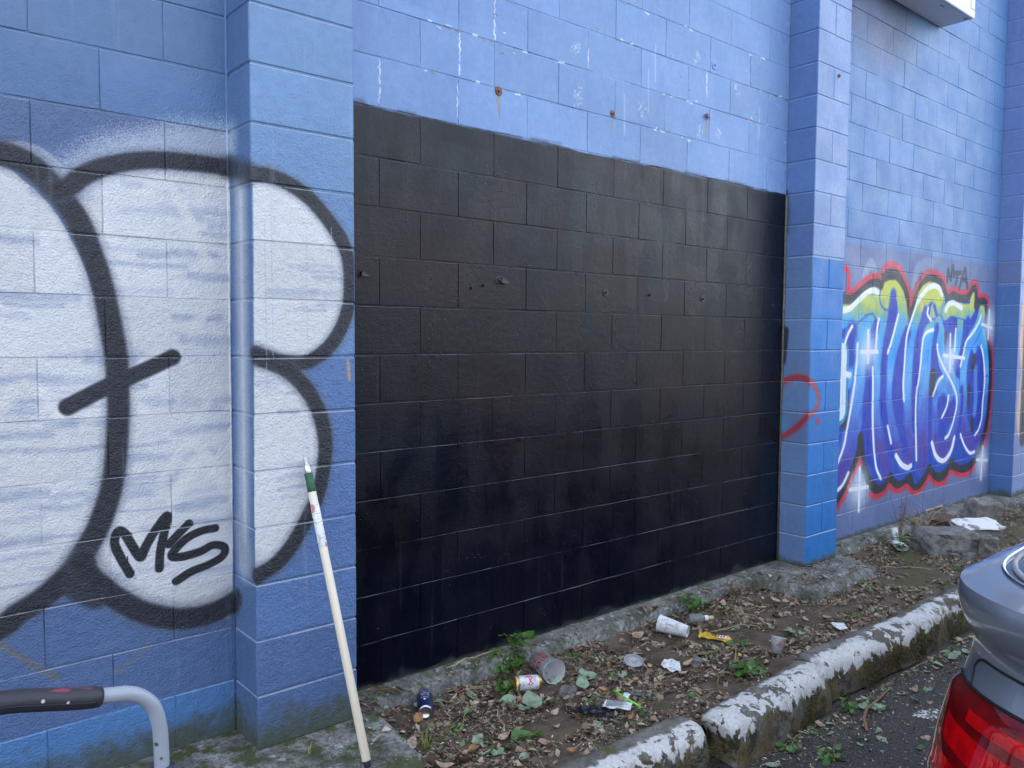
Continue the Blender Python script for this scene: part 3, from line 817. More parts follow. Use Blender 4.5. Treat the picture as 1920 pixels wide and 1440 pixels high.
def pilaster(x0, mat, ncourse, split, seed):
    rnd = random.Random(seed)
    V = [(x0 + .004 if i & 1 == 0 else x0 + PW - .004, -D + .004 if i & 2 == 0 else 0.01, -0.3 if i & 4 == 0 else ncourse * C) for i in range(8)]
    F = [(0, 1, 5, 4), (1, 3, 7, 5), (2, 0, 4, 6), (4, 5, 7, 6), (3, 2, 6, 7)]
    pw = bobj('pilaster', mesh('pilaster', V, F, [mat, blue_side], mi=[0, 1, 0, 0, 0]))
    for n in range(ncourse):
        if split and n % 2 == 1:
            specs.append(['p', pw, x0, -D, n * C + GAP / 2, PW / 2 - .003, C - GAP, mat, rnd.randrange(3)])
            specs.append(['p', pw, x0 + PW / 2 + .003, -D, n * C + GAP / 2, PW / 2 - .003, C - GAP, mat, rnd.randrange(3)])
        else:
            specs.append(['p', pw, x0, -D, n * C + GAP / 2, PW, C - GAP, mat, rnd.randrange(3)])
    return pw

NC = 28
wall_bay(PX[0] + PW, PX[1], -1.262, M_LEFT, NC, 1)
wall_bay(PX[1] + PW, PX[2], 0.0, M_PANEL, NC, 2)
wall_bay(PX[2] + PW, PX[3], 3.70, M_RIGHT, NC, 3)
wall_bay(PX[3] + PW, PX[3] + 3.6, 7.1, blue_side, NC, 4)
wall_bay(PX[0] - 3.0, PX[0], -5.0, blue_side, NC, 5)
pilaster(PX[0], blue_side, NC, True, 6)
pilaster(PX[1], M_LEFT, NC, False, 7)
pilaster(PX[2], M_MID, NC, True, 8)
pilaster(PX[3], M_FAR, NC, True, 9)

def view_area(s):
    c = Vector((s[2] + s[5] / 2, s[3], s[4] + s[6] / 2)) - CAM
    d = c.dot(CF)
    if d < 0.3: return -1
    u, v = 1523.56 * c.dot(CR) / d, 1523.56 * c.dot(CU) / d
    if abs(u) > 990 or abs(v) > 750: return -1
    n = abs(c.y) / c.length
    return s[5] * s[6] * n / (d * d)
specs.sort(key=view_area, reverse=True)
cache = {}
rest = {'V': [], 'F': [], 'M': []}
rest_mats = [M_LEFT, M_PANEL, M_MID, M_RIGHT, M_FAR, blue_side]
for i, (kd, par, x, y, z, w, h, mat, var) in enumerate(specs):
    if i < 300:
        key = (kd, round(w, 3), round(h, 3), mat.name, var)
        if key not in cache:
            if kd == 'b':
                V, F = front_block(w, h, var)
                cache[key] = mesh('block', V, F, mat)
            else:
                V, F, MI = pil_block(w, h, var)
                cache[key] = mesh('block', V, F, [mat, blue_side], mi=MI)
        o = bobj('block', cache[key], par, (x, y, z))
    else:
        if kd == 'b':
            V, F = front_block(w, h, var); MI = [0] * len(F)
        else:
            V, F, MI = pil_block(w, h, var)
        o0 = len(rest['V'])
        rest['V'] += [(a + x, b + y, c + z) for a, b, c in V]
        rest['F'] += [tuple(o0 + k for k in f) for f in F]
        rest['M'] += [5 if mi_ else rest_mats.index(mat) for mi_ in MI]
tag(bobj('block_courses', mesh('block_courses', rest['V'], rest['F'], rest_mats, mi=rest['M'])), kind='stuff')
# roof and the other sides close the box
def boxvf(x0, x1, y0, y1, z0, z1, off=0):
    V = [(x0, y0, z0), (x1, y0, z0), (x1, y1, z0), (x0, y1, z0), (x0, y0, z1), (x1, y0, z1), (x1, y1, z1), (x0, y1, z1)]
    F = [(0, 3, 2, 1), (4, 5, 6, 7), (0, 1, 5, 4), (1, 2, 6, 5), (2, 3, 7, 6), (3, 0, 4, 7)]
    return V, [tuple(off + k for k in f) for f in F]
XA, XB = PX[0] - 3.0, PX[3] + 3.6
V, F = boxvf(XA, XB, 0.045, 9.0, -0.3, HT - 0.02)
bobj('rear_walls', mesh('rear_walls', V, F, blue_side))
V, F = boxvf(XA - 0.05, XB + 0.05, -0.26, 9.05, HT, HT + 0.16)
bobj('parapet', mesh('parapet', V, F, roof_mat))

# footing ledge: runs along the walls and steps round each pilaster
conc = Mat('old_concrete')
ps = conc.pos()
a1, a2, a3 = conc.noise(ps, 7, 5, 0.65), conc.noise(ps, 60, 4, 0.7), conc.noise(ps, 18, 4, 0.6)
cc = conc.mix(conc.ramp(a1, 0.35, 0.65), (0.12, 0.12, 0.11), (0.34, 0.34, 0.325))
cc = conc.mix(conc.ramp(a2, 0.4, 0.75), cc, (0.045, 0.043, 0.038))
cc = conc.mix(conc.ramp(a3, 0.60, 0.66, 0, 0.75), cc, (0.46, 0.50, 0.50))
lx, ly, lz = conc.xyz(ps)
mossm = conc.ma('MULTIPLY', conc.ramp(conc.noise(ps, 11, 5, 0.7), 0.46, 0.60), conc.ramp(lx, 1.2, -0.9, 0.45, 1.0))
cc = conc.mix(mossm, cc, conc.mix(a2, (0.020, 0.032, 0.008), (0.085, 0.105, 0.035)))
conc.bs(Base__Color=cc, Roughness=0.92, Normal=conc.bump(conc.ma('ADD', a2, conc.ma('MULTIPLY', a3, 1.5)), 0.008))
CONC = conc.m

def edge_y(x):
    """front edge of the footing"""
    e = -0.105
    for k, p0 in enumerate(PX):
        l, r_ = p0 - 0.17, p0 + PW + 0.075
        if k == 2: l, r_ = p0 - 0.36, p0 + PW + 0.05
        if k == 1: l, r_ = p0 - 0.55, p0 + PW + 0.06
        dep = -0.60 if k == 1 else -0.47
        t = sstep(l - 0.05, l + 0.03, x) * (1 - sstep(r_ - 0.02, r_ + 0.06, x))
        e = e + (dep - e) * float(t)
    return e
V, nv = [], 0
xs = np.arange(XA, XB, 0.02)
for x in xs:
    x = float(x)
    e = edge_y(x) + 0.018 * mnoise.noise((x * 4, 0, 3)) + 0.008 * mnoise.noise((x * 17, 0, 3))
    row = []
    for t in (0, .15, .3, .45, .6, .75, .88, .96):
        y = 0.03 + (e - 0.03) * t
        row.append((x, y, 0.004 + 0.007 * mnoise.noise((x * 6, y * 6, 1)) + 0.005 * mnoise.noise((x * 25, y * 25, 2)) - 0.016 * t * t))
    row.append((x, e, -0.030 + 0.01 * mnoise.noise((x * 9, 3, 1))))
    row.append((x + 0.006 * mnoise.noise((x * 20, 1, 1)), e - 0.012 + 0.006 * mnoise.noise((x * 15, 4, 1)), -0.075))
    row.append((x, e - 0.02, -0.2))
    V += row
    nv = len(row)
me = mesh('footing', V, [tuple(reversed(f)) for f in grid_faces(len(xs), nv)], CONC, True)
bobj('footing', me)

# bolts left in the wall
rust = plain('rust', (118, 88, 72), 0.85, 0.35, 90, 0.002)
blkp = plain('black_paint', (38, 38, 44), 0.45, 0.2, 60, 0.001)
bluep = plain('pale_blue_paint', (120, 146, 208), 0.5, 0.1, 40, 0.001)
def bolt(x, z, mat, r_=0.016, kind='bolt'):
    V, F = lathe_vf([(0.0001, 0.012), (0.006, 0.012), (0.0065, 0.004), (r_ * 0.9, 0.004), (r_, 0.002), (r_, -0.004)], 12)
    o = bobj(kind, mesh(kind, V, F, mat), None, (x, -0.001, z), rot=(R(90), 0, 0))
    return o
bolt(0.432, 2.63, rust, 0.022); bolt(1.20, 2.665, rust, 0.018); bolt(-0.405, 2.80, rust, 0.016)
bolt(0.437, 1.765, blkp, 0.021); bolt(1.165, 1.735, blkp, 0.021); bolt(2.00, 1.73, blkp, 0.021); bolt(2.75, 1.71, blkp, 0.016); bolt(-0.29, 1.75, blkp, 0.016)
bolt(2.0, 2.79, bluep, 0.02); bolt(2.07, 3.1, bluep, 0.026); bolt(0.35, 1.735, blkp, 0.006); bolt(0.28, 1.72, blkp, 0.006); bolt(1.52, 1.735, blkp, 0.008)
bolt(3.13, 3.21, rust, 0.014).location.y -= D
def tri_bracket(x, z, mat, s=1.0):
    V = [(0, 0, 0), (.05 * s, 0, -.012 * s), (.06 * s, -.012, -.02 * s), (.012 * s, -.018, .008 * s), (0, -.02, -.02 * s), (.03 * s, -.016, -.024 * s)]
    F = [(0, 3, 2, 1), (0, 4, 3), (3, 4, 5), (3, 5, 2), (4, 0, 1, 5), (5, 1, 2)]
    bobj('bracket_stub', mesh('bracket_stub', V, F, mat), None, (x, -0.001, z))
tri_bracket(0.44, 1.772, blkp); tri_bracket(-0.30, 1.76, blkp, .7); tri_bracket(1.98, 2.80, rust, .8)
# wire tied round nothing, thin pipe bead in the corner by the middle pilaster
tube('corner_bead', [(PX[2] - 0.004, -0.006, 0.02), (PX[2] - 0.005, -0.006, 1.2), (PX[2] - 0.004, -0.006, 2.43)], 0.007, plain('corner_bead', (92, 92, 84), 0.7, 0.3, 40), building).location = -BL

tube('corner_bead', [(PX[1] - 0.002, -0.001, 0.0), (PX[1] - 0.003, -0.001, 1.2), (PX[1] - 0.002, -0.001, 3.2)], 0.0055, M_LEFT, building).location = -BL

# ------------------------------------------------------------------ sign box on the right bay
white_metal = plain('white_sheet_metal', (214, 216, 220), 0.5, 0.06, 14)
grimy = Mat('grimy_white_metal')
po = grimy.pos()
g1 = grimy.noise(grimy.scale(po, 5, 16, 16), 1.0, 5, 0.7)
grimy.bs(Base__Color=grimy.mix(grimy.ramp(g1, 0.60, 0.68), (0.62, 0.63, 0.66), (0.05, 0.05, 0.06)), Roughness=0.55)
cream = plain('cream_acrylic', (240, 226, 176), 0.3, 0.05, 10)
sg = empty('sign_box', (4.3, -0.002, 4.06))
tag(sg, 'white metal sign box with cream panel mounted high on the right bay', 'sign')
def sbox(name, x0, x1, y0, y1, z0, z1, mat, bev=0.004):
    bm = bmesh.new()
    V, F = boxvf(x0, x1, y0, y1, z0, z1)
    vs_ = [bm.verts.new(v) for v in V]
    for f in F: bm.faces.new([vs_[k] for k in f])
    bmesh.ops.bevel(bm, geom=list(bm.edges), offset=bev, segments=2, affect='EDGES')
    return obj(name, bm_mesh(name, bm, mat), sg)
sbox('bottom_panel', -0.83, 0.83, -0.243, -0.002, 0.0, 0.02, grimy.m)
sbox('back_panel', -0.83, 0.83, -0.028, -0.002, 0.022, 0.9, white_metal)
for xa, xb in ((-0.83, -0.80), (0.80, 0.83)):
    sbox('side_panel', xa, xb, -0.240, -0.030, 0.022, 0.9, white_metal)
sbox('top_panel', -0.83, 0.83, -0.243, -0.002, 0.902, 0.92, white_metal)
sbox('frame', -0.83, 0.83, -0.262, -0.2445, -0.004, 0.060, white_metal)
sbox('frame', -0.83, 0.83, -0.262, -0.2445, 0.86, 0.925, white_metal)
sbox('frame', -0.83, -0.765, -0.262, -0.2445, 0.062, 0.858, white_metal)
sbox('frame', 0.765, 0.83, -0.262, -0.2445, 0.062, 0.858, white_metal)
sbox('face_panel', -0.763, 0.763, -0.252, -0.247, 0.064, 0.856, cream, 0.001)

# ------------------------------------------------------------------ ground
GZ, AZ = -0.085, -0.22       # the dirt strip, the asphalt
asp = Mat('asphalt')
pa = asp.pos()
e1, e2, e3 = asp.noise(pa, 1.3, 4), asp.noise(pa, 120, 3, 0.7), asp.vor(pa, 120)
ac = asp.mix(asp.ramp(e1, 0.35, 0.65), (0.034, 0.033, 0.033), (0.060, 0.058, 0.055))
ac = asp.mix(asp.ramp(e3, 0.34, 0.12, 0, 0.95), ac, asp.mix(e2, (0.06, 0.06, 0.06), (0.34, 0.33, 0.31)))
ac = asp.mix(asp.ramp(asp.noise(pa, 9, 5, 0.7), 0.56, 0.72, 0, 0.7), ac, (0.11, 0.092, 0.072))
asp.bs(Base__Color=ac, Roughness=0.9, Normal=asp.bump(asp.ma('SUBTRACT', e2, e3), 0.006))
S = 260
lot = obj('asphalt', mesh('asphalt', [(-S, -S, AZ), (S, -S, AZ), (S, S, AZ), (-S, S, AZ)], [(0, 1, 2, 3)], asp.m))
tag(lot, kind='structure')

soil = Mat('soil')
pp = soil.pos()
s1, s2, s3 = soil.noise(pp, 6, 5, 0.65), soil.noise(pp, 85, 4, 0.7), soil.vor(pp, 130)
sc_ = soil.mix(soil.ramp(s1, 0.35, 0.65), (0.072, 0.050, 0.033), (0.150, 0.112, 0.080))
sc_ = soil.mix(soil.ramp(s2, 0.5, 0.75, 0, 0.8), sc_, (0.15, 0.125, 0.10))
sc_ = soil.mix(soil.ramp(s3, 0.22, 0.05, 0, 0.7), sc_, soil.mix(s2, (0.02, 0.016, 0.012), (0.30, 0.27, 0.24)))
sx, sy, sz = soil.xyz(pp)
mo = soil.ma('ADD', soil.noise(pp, 3.2, 5, 0.65), soil.ramp(sx, 1.5, 4.0, -0.04, 0.10))
sc_ = soil.mix(soil.ramp(mo, 0.56, 0.66, 0, 0.85), sc_, soil.mix(s2, (0.035, 0.036, 0.010), (0.13, 0.125, 0.045)))
soil.bs(Base__Color=sc_, Roughness=0.95, Normal=soil.bump(soil.ma('ADD', s2, soil.ma('MULTIPLY', soil.ramp(s3, 0, 0.3), 0.6)), 0.010))

DX0, DX1, DY0, DY1, DS = -7.0, 10.0, -1.02, 0.02, 0.02
gxs, gys = np.arange(DX0, DX1, DS), np.arange(DY0, DY1, DS)
HG = np.zeros((len(gxs), len(gys)), np.float32)
for i, x in enumerate(gxs):
    for j, y in enumerate(gys):
        x_, y_ = float(x), float(y)
        HG[i, j] = GZ + 0.016 * mnoise.noise((x_ * 2.2, y_ * 2.6, 1)) + 0.011 * mnoise.noise((x_ * 8, y_ * 8, 2)) + 0.006 * mnoise.noise((x_ * 24, y_ * 24, 3)) \
            + 0.022 * max(0, (-y_ - 0.7) / 0.3) + 0.02 * max(0, 1 - abs(y_ + 0.12) / 0.10)
def gz(x, y):
    if y < -1.06: return AZ
    i, j = int((x - DX0) / DS), int((y - DY0) / DS)
    z = float(HG[min(max(i, 0), len(gxs) - 1), min(max(j, 0), len(gys) - 1)])
    if y > edge_y(x) - 0.005: return 0.004
    return z
V = [(float(x), float(y), float(HG[i, j])) for i, x in enumerate(gxs) for j, y in enumerate(gys)]
dirt = obj('dirt_strip', mesh('dirt_strip', V, grid_faces(len(gxs), len(gys)), soil.m, True))
tag(dirt, kind='structure')

# ------------------------------------------------------------------ kerb stones
kb = Mat('painted_kerb')
kp = kb.pos()
kx, ky, kz = kb.xyz(kp)
k1, k2, k3 = kb.noise(kp, 9, 6, 0.7), kb.noise(kp, 70, 4, 0.7), kb.noise(kb.scale(kp, 26, 26, 8), 1.0, 4, 0.6)
kc = kb.mix(kb.ramp(k1, 0.35, 0.65), (0.10, 0.093, 0.080), (0.22, 0.21, 0.19))
kc = kb.mix(kb.ramp(k2, 0.45, 0.75, 0, 0.8), kc, (0.05, 0.047, 0.040))
# moss and ochre lichen on the flank
fl = kb.ramp(kz, -0.055, -0.075)
och = kb.ma('MULTIPLY', kb.ramp(kb.noise(kp, 7, 4, 0.6), 0.42, 0.56), fl)
kc = kb.mix(kb.ma('MULTIPLY', och, 0.9), kc, kb.mix(k2, (0.075, 0.050, 0.014), (0.20, 0.145, 0.055)))
dkm = kb.ma('MULTIPLY', kb.ramp(kb.noise(kp, 11, 4, 0.7), 0.50, 0.60), fl)
kc = kb.mix(kb.ma('MULTIPLY', dkm, 0.95), kc, kb.mix(k2, (0.012, 0.010, 0.006), (0.06, 0.050, 0.022)))
topm = kb.ma('MULTIPLY', kb.ramp(kb.noise(kp, 4.5, 5, 0.65), 0.56, 0.64), kb.ramp(ky, -1.08, -1.0))
kc = kb.mix(topm, kc, kb.mix(k2, (0.045, 0.048, 0.010), (0.14, 0.13, 0.04)))
# worn white paint: whole on the crown, ragged tongues down the flank
wz = kb.ma('ADD', kb.ma('SUBTRACT', kz, -0.095), kb.ma('MULTIPLY', kb.ma('SUBTRACT', k3, 0.5), 0.16))
worn = kb.ma('ADD', kb.ma('MULTIPLY', kb.ma('SUBTRACT', kb.noise(kp, 15, 4, 0.62, 0.4), 0.5), 1.3), kb.ma('ADD', kb.ma('MULTIPLY', kb.ma('SUBTRACT', k2, 0.5), 0.22), kb.ramp(kb.noise(kp, 2.3, 2), 0.5, 0.7, -0.05, 0.16)))
pm_ = kb.ma('MULTIPLY', kb.ramp(wz, -0.004, 0.006), kb.ramp(worn, 0.10, 0.075))
lft = kb.ramp(kb.ma('ADD', ky, kb.ma('MULTIPLY', kb.ma('SUBTRACT', kb.noise(kp, 14, 4, 0.7), 0.5), 0.10)), -0.985, -1.0)
pm_ = kb.ma('MULTIPLY', pm_, lft)
kc = kb.mix(pm_, kc, kb.mix(kb.ramp(k2, 0.3, 0.8), (0.70, 0.70, 0.69), (0.46, 0.45, 0.43)))
kc = kb.mix(kb.ramp(kb.noise(kb.scale(kp, 3, 3, 3), 1.6, 5, 0.7), 0.50, 0.70, 0, 0.65), kc, (0.10, 0.09, 0.075))
farm = kb.ma('MULTIPLY', kb.ramp(kx, 2.2, 2.9), kb.ramp(kb.noise(kp, 6, 5, 0.7), 0.46, 0.56))
kc = kb.mix(kb.ma('MULTIPLY', farm, 0.92), kc, kb.mix(k2, (0.018, 0.015, 0.008), (0.10, 0.085, 0.035)))
kb.bs(Base__Color=kc, Roughness=0.85, Normal=kb.bump(kb.ma('ADD', kb.ma('MULTIPLY', k2, 0.7), kb.ma('MULTIPLY', pm_, 0.35)), 0.008))
KERB = kb.m

kerb = empty('kerb', (1.5, -1.05, AZ))
tag(kerb, kind='structure')
PROF = [(0.10, 0.0), (0.10, 0.09), (0.098, 0.135), (0.088, 0.152), (0.05, 0.160), (0.0, 0.161), (-0.045, 0.156), (-0.070, 0.146), (-0.088, 0.128), (-0.098, 0.10), (-0.104, 0.07), (-0.108, 0.04), (-0.112, 0.0)]
def kerb_stone(x0, x1, dy, dz, yaw, rough0, rough1, seed):
    n = max(6, int((x1 - x0) / 0.022))
    V = []
    for i in range(n + 1):
        t = i / n
        x = x0 + (x1 - x0) * t
        e = min(t, 1 - t) * (x1 - x0)
        sh = max(0, 1 - e / 0.03)
        for (py, pz) in PROF:
            k = 1 - 0.10 * sh * sh
            pz = pz * 1.186
            y = -1.04 + dy + (t - 0.5) * yaw + py * k * .88 + 0.010 * mnoise.noise((x * 5, py * 9, seed)) + 0.006 * mnoise.noise((x * 22, pz * 22, seed + 5))
            z = AZ + dz + pz * k + (0.007 * mnoise.noise((x * 6, py * 12, seed + 2)) + 0.0045 * mnoise.noise((x * 26, py * 26, seed + 3)) if pz > 0.02 else 0)
            if pz > 0.11 and py < 0.02:
                ch = max(0, mnoise.noise((x * 7, py * 5, seed + 20)) - .18)
                y += ch * .05; z -= ch * .06
            xx = x
            if i in (0, n):
                r_ = rough0 if i == 0 else rough1
                xx += r_ * (mnoise.noise((py * 14, pz * 14, seed + 9)) + (0.5 if i == 0 else -0.5) * (1 - pz / 0.16))
            V.append((xx, y, z))
    F = grid_faces(n + 1, len(PROF))
    F.append(tuple(range(len(PROF)))[::-1])
    F.append(tuple(n * len(PROF) + k for k in range(len(PROF))))
    me = mesh('kerb_stone', V, F, KERB, True)
    me.polygons[-1].use_smooth = me.polygons[-2].use_smooth = False
    o = obj('kerb_stone', me, kerb)
    o.location = -Vector((1.5, -1.05, AZ))
    return o
kerb_stone(-1.6, -0.52, 0.06, -0.01, 0.02, .01, .01, 1)
kerb_stone(-0.50, 0.655, 0.055, -0.006, -0.03, .01, .03, 2)
kerb_stone(0.725, 1.545, -0.008, 0.004, 0.04, .05, .012, 3)
kerb_stone(1.560, 2.470, 0.02, 0.012, -0.05, .012, .035, 4)
kerb_stone(2.530, 3.50, 0.02, 0.004, 0.0, .04, .01, 5)
kerb_stone(3.52, 4.7, 0.02, 0.0, 0.0, .01, .01, 6)
kerb_stone(4.72, 6.0, 0.02, 0.0, 0.0, .01, .01, 7)

# moss cushions on the flanks
mossmat = Mat('moss')
mo_ = mossmat.pos()
mossmat.bs(Base__Color=mossmat.mix(mossmat.noise(mo_, 30, 4), (0.022, 0.019, 0.006), (0.12, 0.105, 0.03)), Roughness=0.95)
def tufts(n, fn, col=mossmat.m, name='kerb_moss', h0=0.006, h1=0.018):
    V, F = [], []
    for k in range(n):
        q = fn()
        if q is None: continue
        (x, y, z), nrm = q
        h = random.uniform(h0, h1)
        nrm = (Vector(nrm) + Vector((random.uniform(-.6, .6), random.uniform(-.6, .6), random.uniform(-.4, .6)))).normalized()
        a = Vector((random.uniform(-1, 1), random.uniform(-1, 1), random.uniform(-1, 1))).cross(nrm).normalized() * random.uniform(.0012, .003)
        b = Vector((x, y, z))
        i = len(V)
        V += [b - a, b + a, b + nrm * h]
        F.append((i, i + 1, i + 2))
    o = obj(name, mesh(name, V, F, col))
    return o
def on_flank():
    x = random.uniform(-0.5, 3.6)
    z = random.uniform(0.01, 0.15)
    if mnoise.noise((x * 5, z * 5, 4)) < 0.08: return None
    return (x, -1.04 - 0.100 - 0.010 * (1 - z / 0.15) + 0.012, AZ + z), (0, -1, 0.25)
tag(tufts(15000, on_flank), 'dark brown and ochre moss growing on the flank of the kerb', 'moss', kind='stuff')
grn = Mat('green_moss')
grn.bs(Base__Color=grn.mix(grn.noise(grn.pos(), 30, 4), (0.018, 0.028, 0.006), (0.095, 0.110, 0.030)), Roughness=0.95)
def on_pad():
    x, y = random.uniform(-1.5, 3.4), random.uniform(-0.6, -0.02)
    if y < edge_y(x) + 0.01: return None
    w = mnoise.noise((x * 6, y * 6, 9))
    if w < (-0.05 if x < -0.3 else 0.22): return None
    return (x, y, -0.006), (0, 0, 1)
tag(tufts(9000, on_pad, grn.m, 'footing_moss', .004, .013), 'green moss on the concrete footing round the pilasters', 'moss', kind='stuff')
def on_dirt():
    x, y = random.uniform(-0.4, 6.0), random.uniform(-0.98, -0.1)
    if mnoise.noise((x * 2.6, y * 4, 7)) < 0.22 - 0.05 * max(0, x - 1.5): return None
    return (x, y, gz(x, y) - 0.002), (0, 0, 1)
tag(tufts(16000, on_dirt, grn.m, 'ground_moss', .003, .010), 'olive moss patches on the dirt between wall and kerb', 'moss', kind='stuff')

# ------------------------------------------------------------------ leaf litter
litter_mat = Mat('litter')
ca = litter_mat.n('VertexColor', _layer_name='Col').outputs[0]
litter_mat.bs(Base__Color=litter_mat.mix(0.25, ca, litter_mat.noise(litter_mat.pos(), 90, 3), 'OVERLAY'), Roughness=0.8)
def litter(name, N, pick, smin, smax, pal, lift=0.004, slim=0.22):
    cx, cy = pick(N)
    cz = np.array([gz(float(a), float(b)) for a, b in zip(cx, cy)])
    n = len(cx)
    L = smin + (smax - smin) * RNG.random(n) ** 2.2
    W = L * (0.28 + 0.4 * RNG.random(n))
    W = np.where(RNG.random(n) < slim, L * 0.07, W)
    L = np.where(W < L * 0.08, L * 1.7, L)
    yaw = RNG.random(n) * 6.283
    tl, tr = RNG.normal(0, 0.30, n), RNG.normal(0, 0.30, n)
    fold = RNG.uniform(-0.25, 0.5, n)
    loc = np.array([(-.5, 0, 0), (-0.1, 0.5, 1), (.5, 0, 0), (0.1, -0.5, 1)])
    V = np.zeros((n, 4, 3))
    for k in range(4):
        lx, ly = loc[k, 0] * L, loc[k, 1] * W
        lz = loc[k, 2] * fold * W + lx * tl + ly * tr
        V[:, k, 0] = cx + lx * np.cos(yaw) - ly * np.sin(yaw)
        V[:, k, 1] = cy + lx * np.sin(yaw) + ly * np.cos(yaw)
        V[:, k, 2] = cz + lift * (0.4 + RNG.random(n)) + lz
    F = np.zeros((n, 2, 3), int)
    b = np.arange(n) * 4
    F[:, 0] = np.stack([b, b + 3, b + 2], 1)
    F[:, 1] = np.stack([b, b + 2, b + 1], 1)
    me = mesh(name, V.reshape(-1, 3), F.reshape(-1, 3), litter_mat.m)
    pal = np.array([lin(c) for c in pal])
    c = pal[RNG.integers(0, len(pal), n)] * RNG.uniform(0.6, 1.25, (n, 1))
    at = me.color_attributes.new('Col', 'FLOAT_COLOR', 'POINT')
    cc_ = np.ones((n, 4, 4), np.float32)
    cc_[:, :, :3] = c[:, None, :]
    at.data.foreach_set('color', cc_.ravel())
    return obj(name, me)
BROWNS = [(168, 150, 130), (178, 162, 140), (96, 78, 64), (120, 98, 80), (142, 120, 102), (78, 62, 52), (62, 50, 44), (156, 138, 122), (110, 92, 82), (90, 66, 56), (150, 128, 100), (130, 112, 84), (116, 118, 92)]
PALES = [(186, 174, 160), (200, 190, 178), (172, 156, 138), (150, 140, 130), (206, 202, 196)]
def in_strip(N):
    M = N * 3
    x = RNG.uniform(2.5, 6.5, M); x = np.where(RNG.random(M) < 0.60, RNG.uniform(-0.5, 3.2, M), x)
    y = RNG.uniform(-1.0, -0.06, M)
    y = np.where(RNG.random(M) < 0.25, -0.1 - 0.12 * RNG.random(M) ** 2, y)
    keep = np.array([(b < edge_y(float(a)) - 0.004 or RNG.random() < 0.10) and mnoise.noise((float(a) * 4, float(b) * 4, 3)) + .5 * mnoise.noise((float(a) * 11, float(b) * 11, 8)) > -0.22 + 0.35 * RNG.random() - 0.12 * (a < 1) for a, b in zip(x, y)])
    return x[keep][:N], y[keep][:N]
def on_lot(N):
    x = RNG.uniform(0.0, 3.8, N)
    y = -1.155 - 1.3 * RNG.random(N) ** 3.2
    return x, y
tag(litter('leaf_litter', 24000, in_strip, 0.004, 0.055, BROWNS, 0.005), 'dense brown litter of broken leaves on the dirt strip', 'leaf litter', kind='stuff')
tag(litter('pale_litter', 26000, in_strip, 0.0025, 0.014, PALES + BROWNS[4:6], 0.006), 'small pale chips scattered over the dirt strip', 'litter', kind='stuff')
GREENS = [(118, 134, 104), (140, 152, 126), (92, 110, 70), (150, 150, 110), (108, 112, 80)]
tag(litter('green_litter', 1500, in_strip, 0.008, 0.050, GREENS, 0.010, 0.3), 'wilted green leaf scraps mixed into the brown litter', 'leaf litter', kind='stuff')
tag(litter('gutter_greens', 420, on_lot, 0.008, 0.045, GREENS, 0.006, 0.2), 'wilted green scraps along the foot of the kerb', 'leaf litter', kind='stuff')
tag(litter('gutter_litter', 14000, on_lot, 0.0025, 0.020, PALES[:4] + BROWNS + BROWNS, 0.003), 'leaf crumbs and grit on the asphalt along the kerb', 'litter', kind='stuff')

# ------------------------------------------------------------------ lettering for cans and cups
def text_vf(body, size):
    cu = bpy.data.curves.new('lettering', 'FONT')
    cu.body = body
    cu.size = size
    cu.align_x = 'CENTER'
    cu.align_y = 'CENTER'
    cu.resolution_u = 3
    o = bpy.data.objects.new('lettering', cu)
    COL.objects.link(o)
    dg = bpy.context.evaluated_depsgraph_get()
    me = bpy.data.meshes.new_from_object(o.evaluated_get(dg))
    V = [tuple(v.co) for v in me.vertices]
    F = [tuple(f.vertices) for f in me.polygons]
    bpy.data.objects.remove(o)
    bpy.data.curves.remove(cu)
    bpy.data.meshes.remove(me)
    return V, F

def wrap(V, rfun, z0, th0, eps=0.0004):
    """lay flat lettering (x across, y up) round an upright can: z along its axis"""
    out = []
    for x, y, _ in V:
        r_ = rfun(z0 + y) + eps
        th = th0 + x / r_
        out.append((r_ * math.cos(th), r_ * math.sin(th), z0 + y))
    return out

def lettering(name, rows, rfun, mat, parent, eps=0.0004):
    V, F = [], []
    for body, size, z0, th0 in rows:
        v, f = text_vf(body, size)
        o0 = len(V)
        V += wrap(v, rfun, z0, th0, eps)
        F += [tuple(o0 + k for k in g) for g in f]
    return obj(name, mesh(name, V, F, mat), parent)

def place(root, base, direction, roll=0.0):
    """lay a thing built along its own z so that z points along direction"""
    q = Vector(direction).normalized().to_track_quat('Z', 'Y')
    root.rotation_mode = 'QUATERNION'
    root.rotation_quaternion = q @ Matrix.Rotation(roll, 3, 'Z').to_quaternion()
    root.location = base

alu = plain('bare_aluminium', (205, 206, 208), 0.28, 0.06, 60, Metallic=1.0)
navy = plain('navy_can_print', (20, 34, 92), 0.35, 0.1, 40, dirt=0.35, Metallic=0.35)
whitecan = plain('white_can_print', (222, 224, 228), 0.35, 0.04, 40, dirt=0.5, Metallic=0.1)
gold = plain('gold_can_print', (200, 170, 70), 0.3, 0.1, 50, Metallic=0.8)
pinkp = plain('pink_print', (214, 50, 104), 0.4, 0.08, 60)
whitep = plain('white_print', (228, 230, 234), 0.45, 0.04, 60)
redp = plain('red_print', (190, 34, 44), 0.4, 0.1, 60)
greyp = plain('grey_print', (120, 126, 140), 0.5, 0.1, 60)
paper = plain('white_paper', (222, 226, 228), 0.7, 0.05, 25, 0.0008, dirt=0.45)
clear = Mat('clear_plastic')
clear.bs(Base__Color=(0.62, 0.65, 0.68), Roughness=0.22, Alpha=0.42)
glass = Mat('clear_glass')
glass.bs(Base__Color=(0.30, 0.33, 0.30), Roughness=0.06, Alpha=0.38)

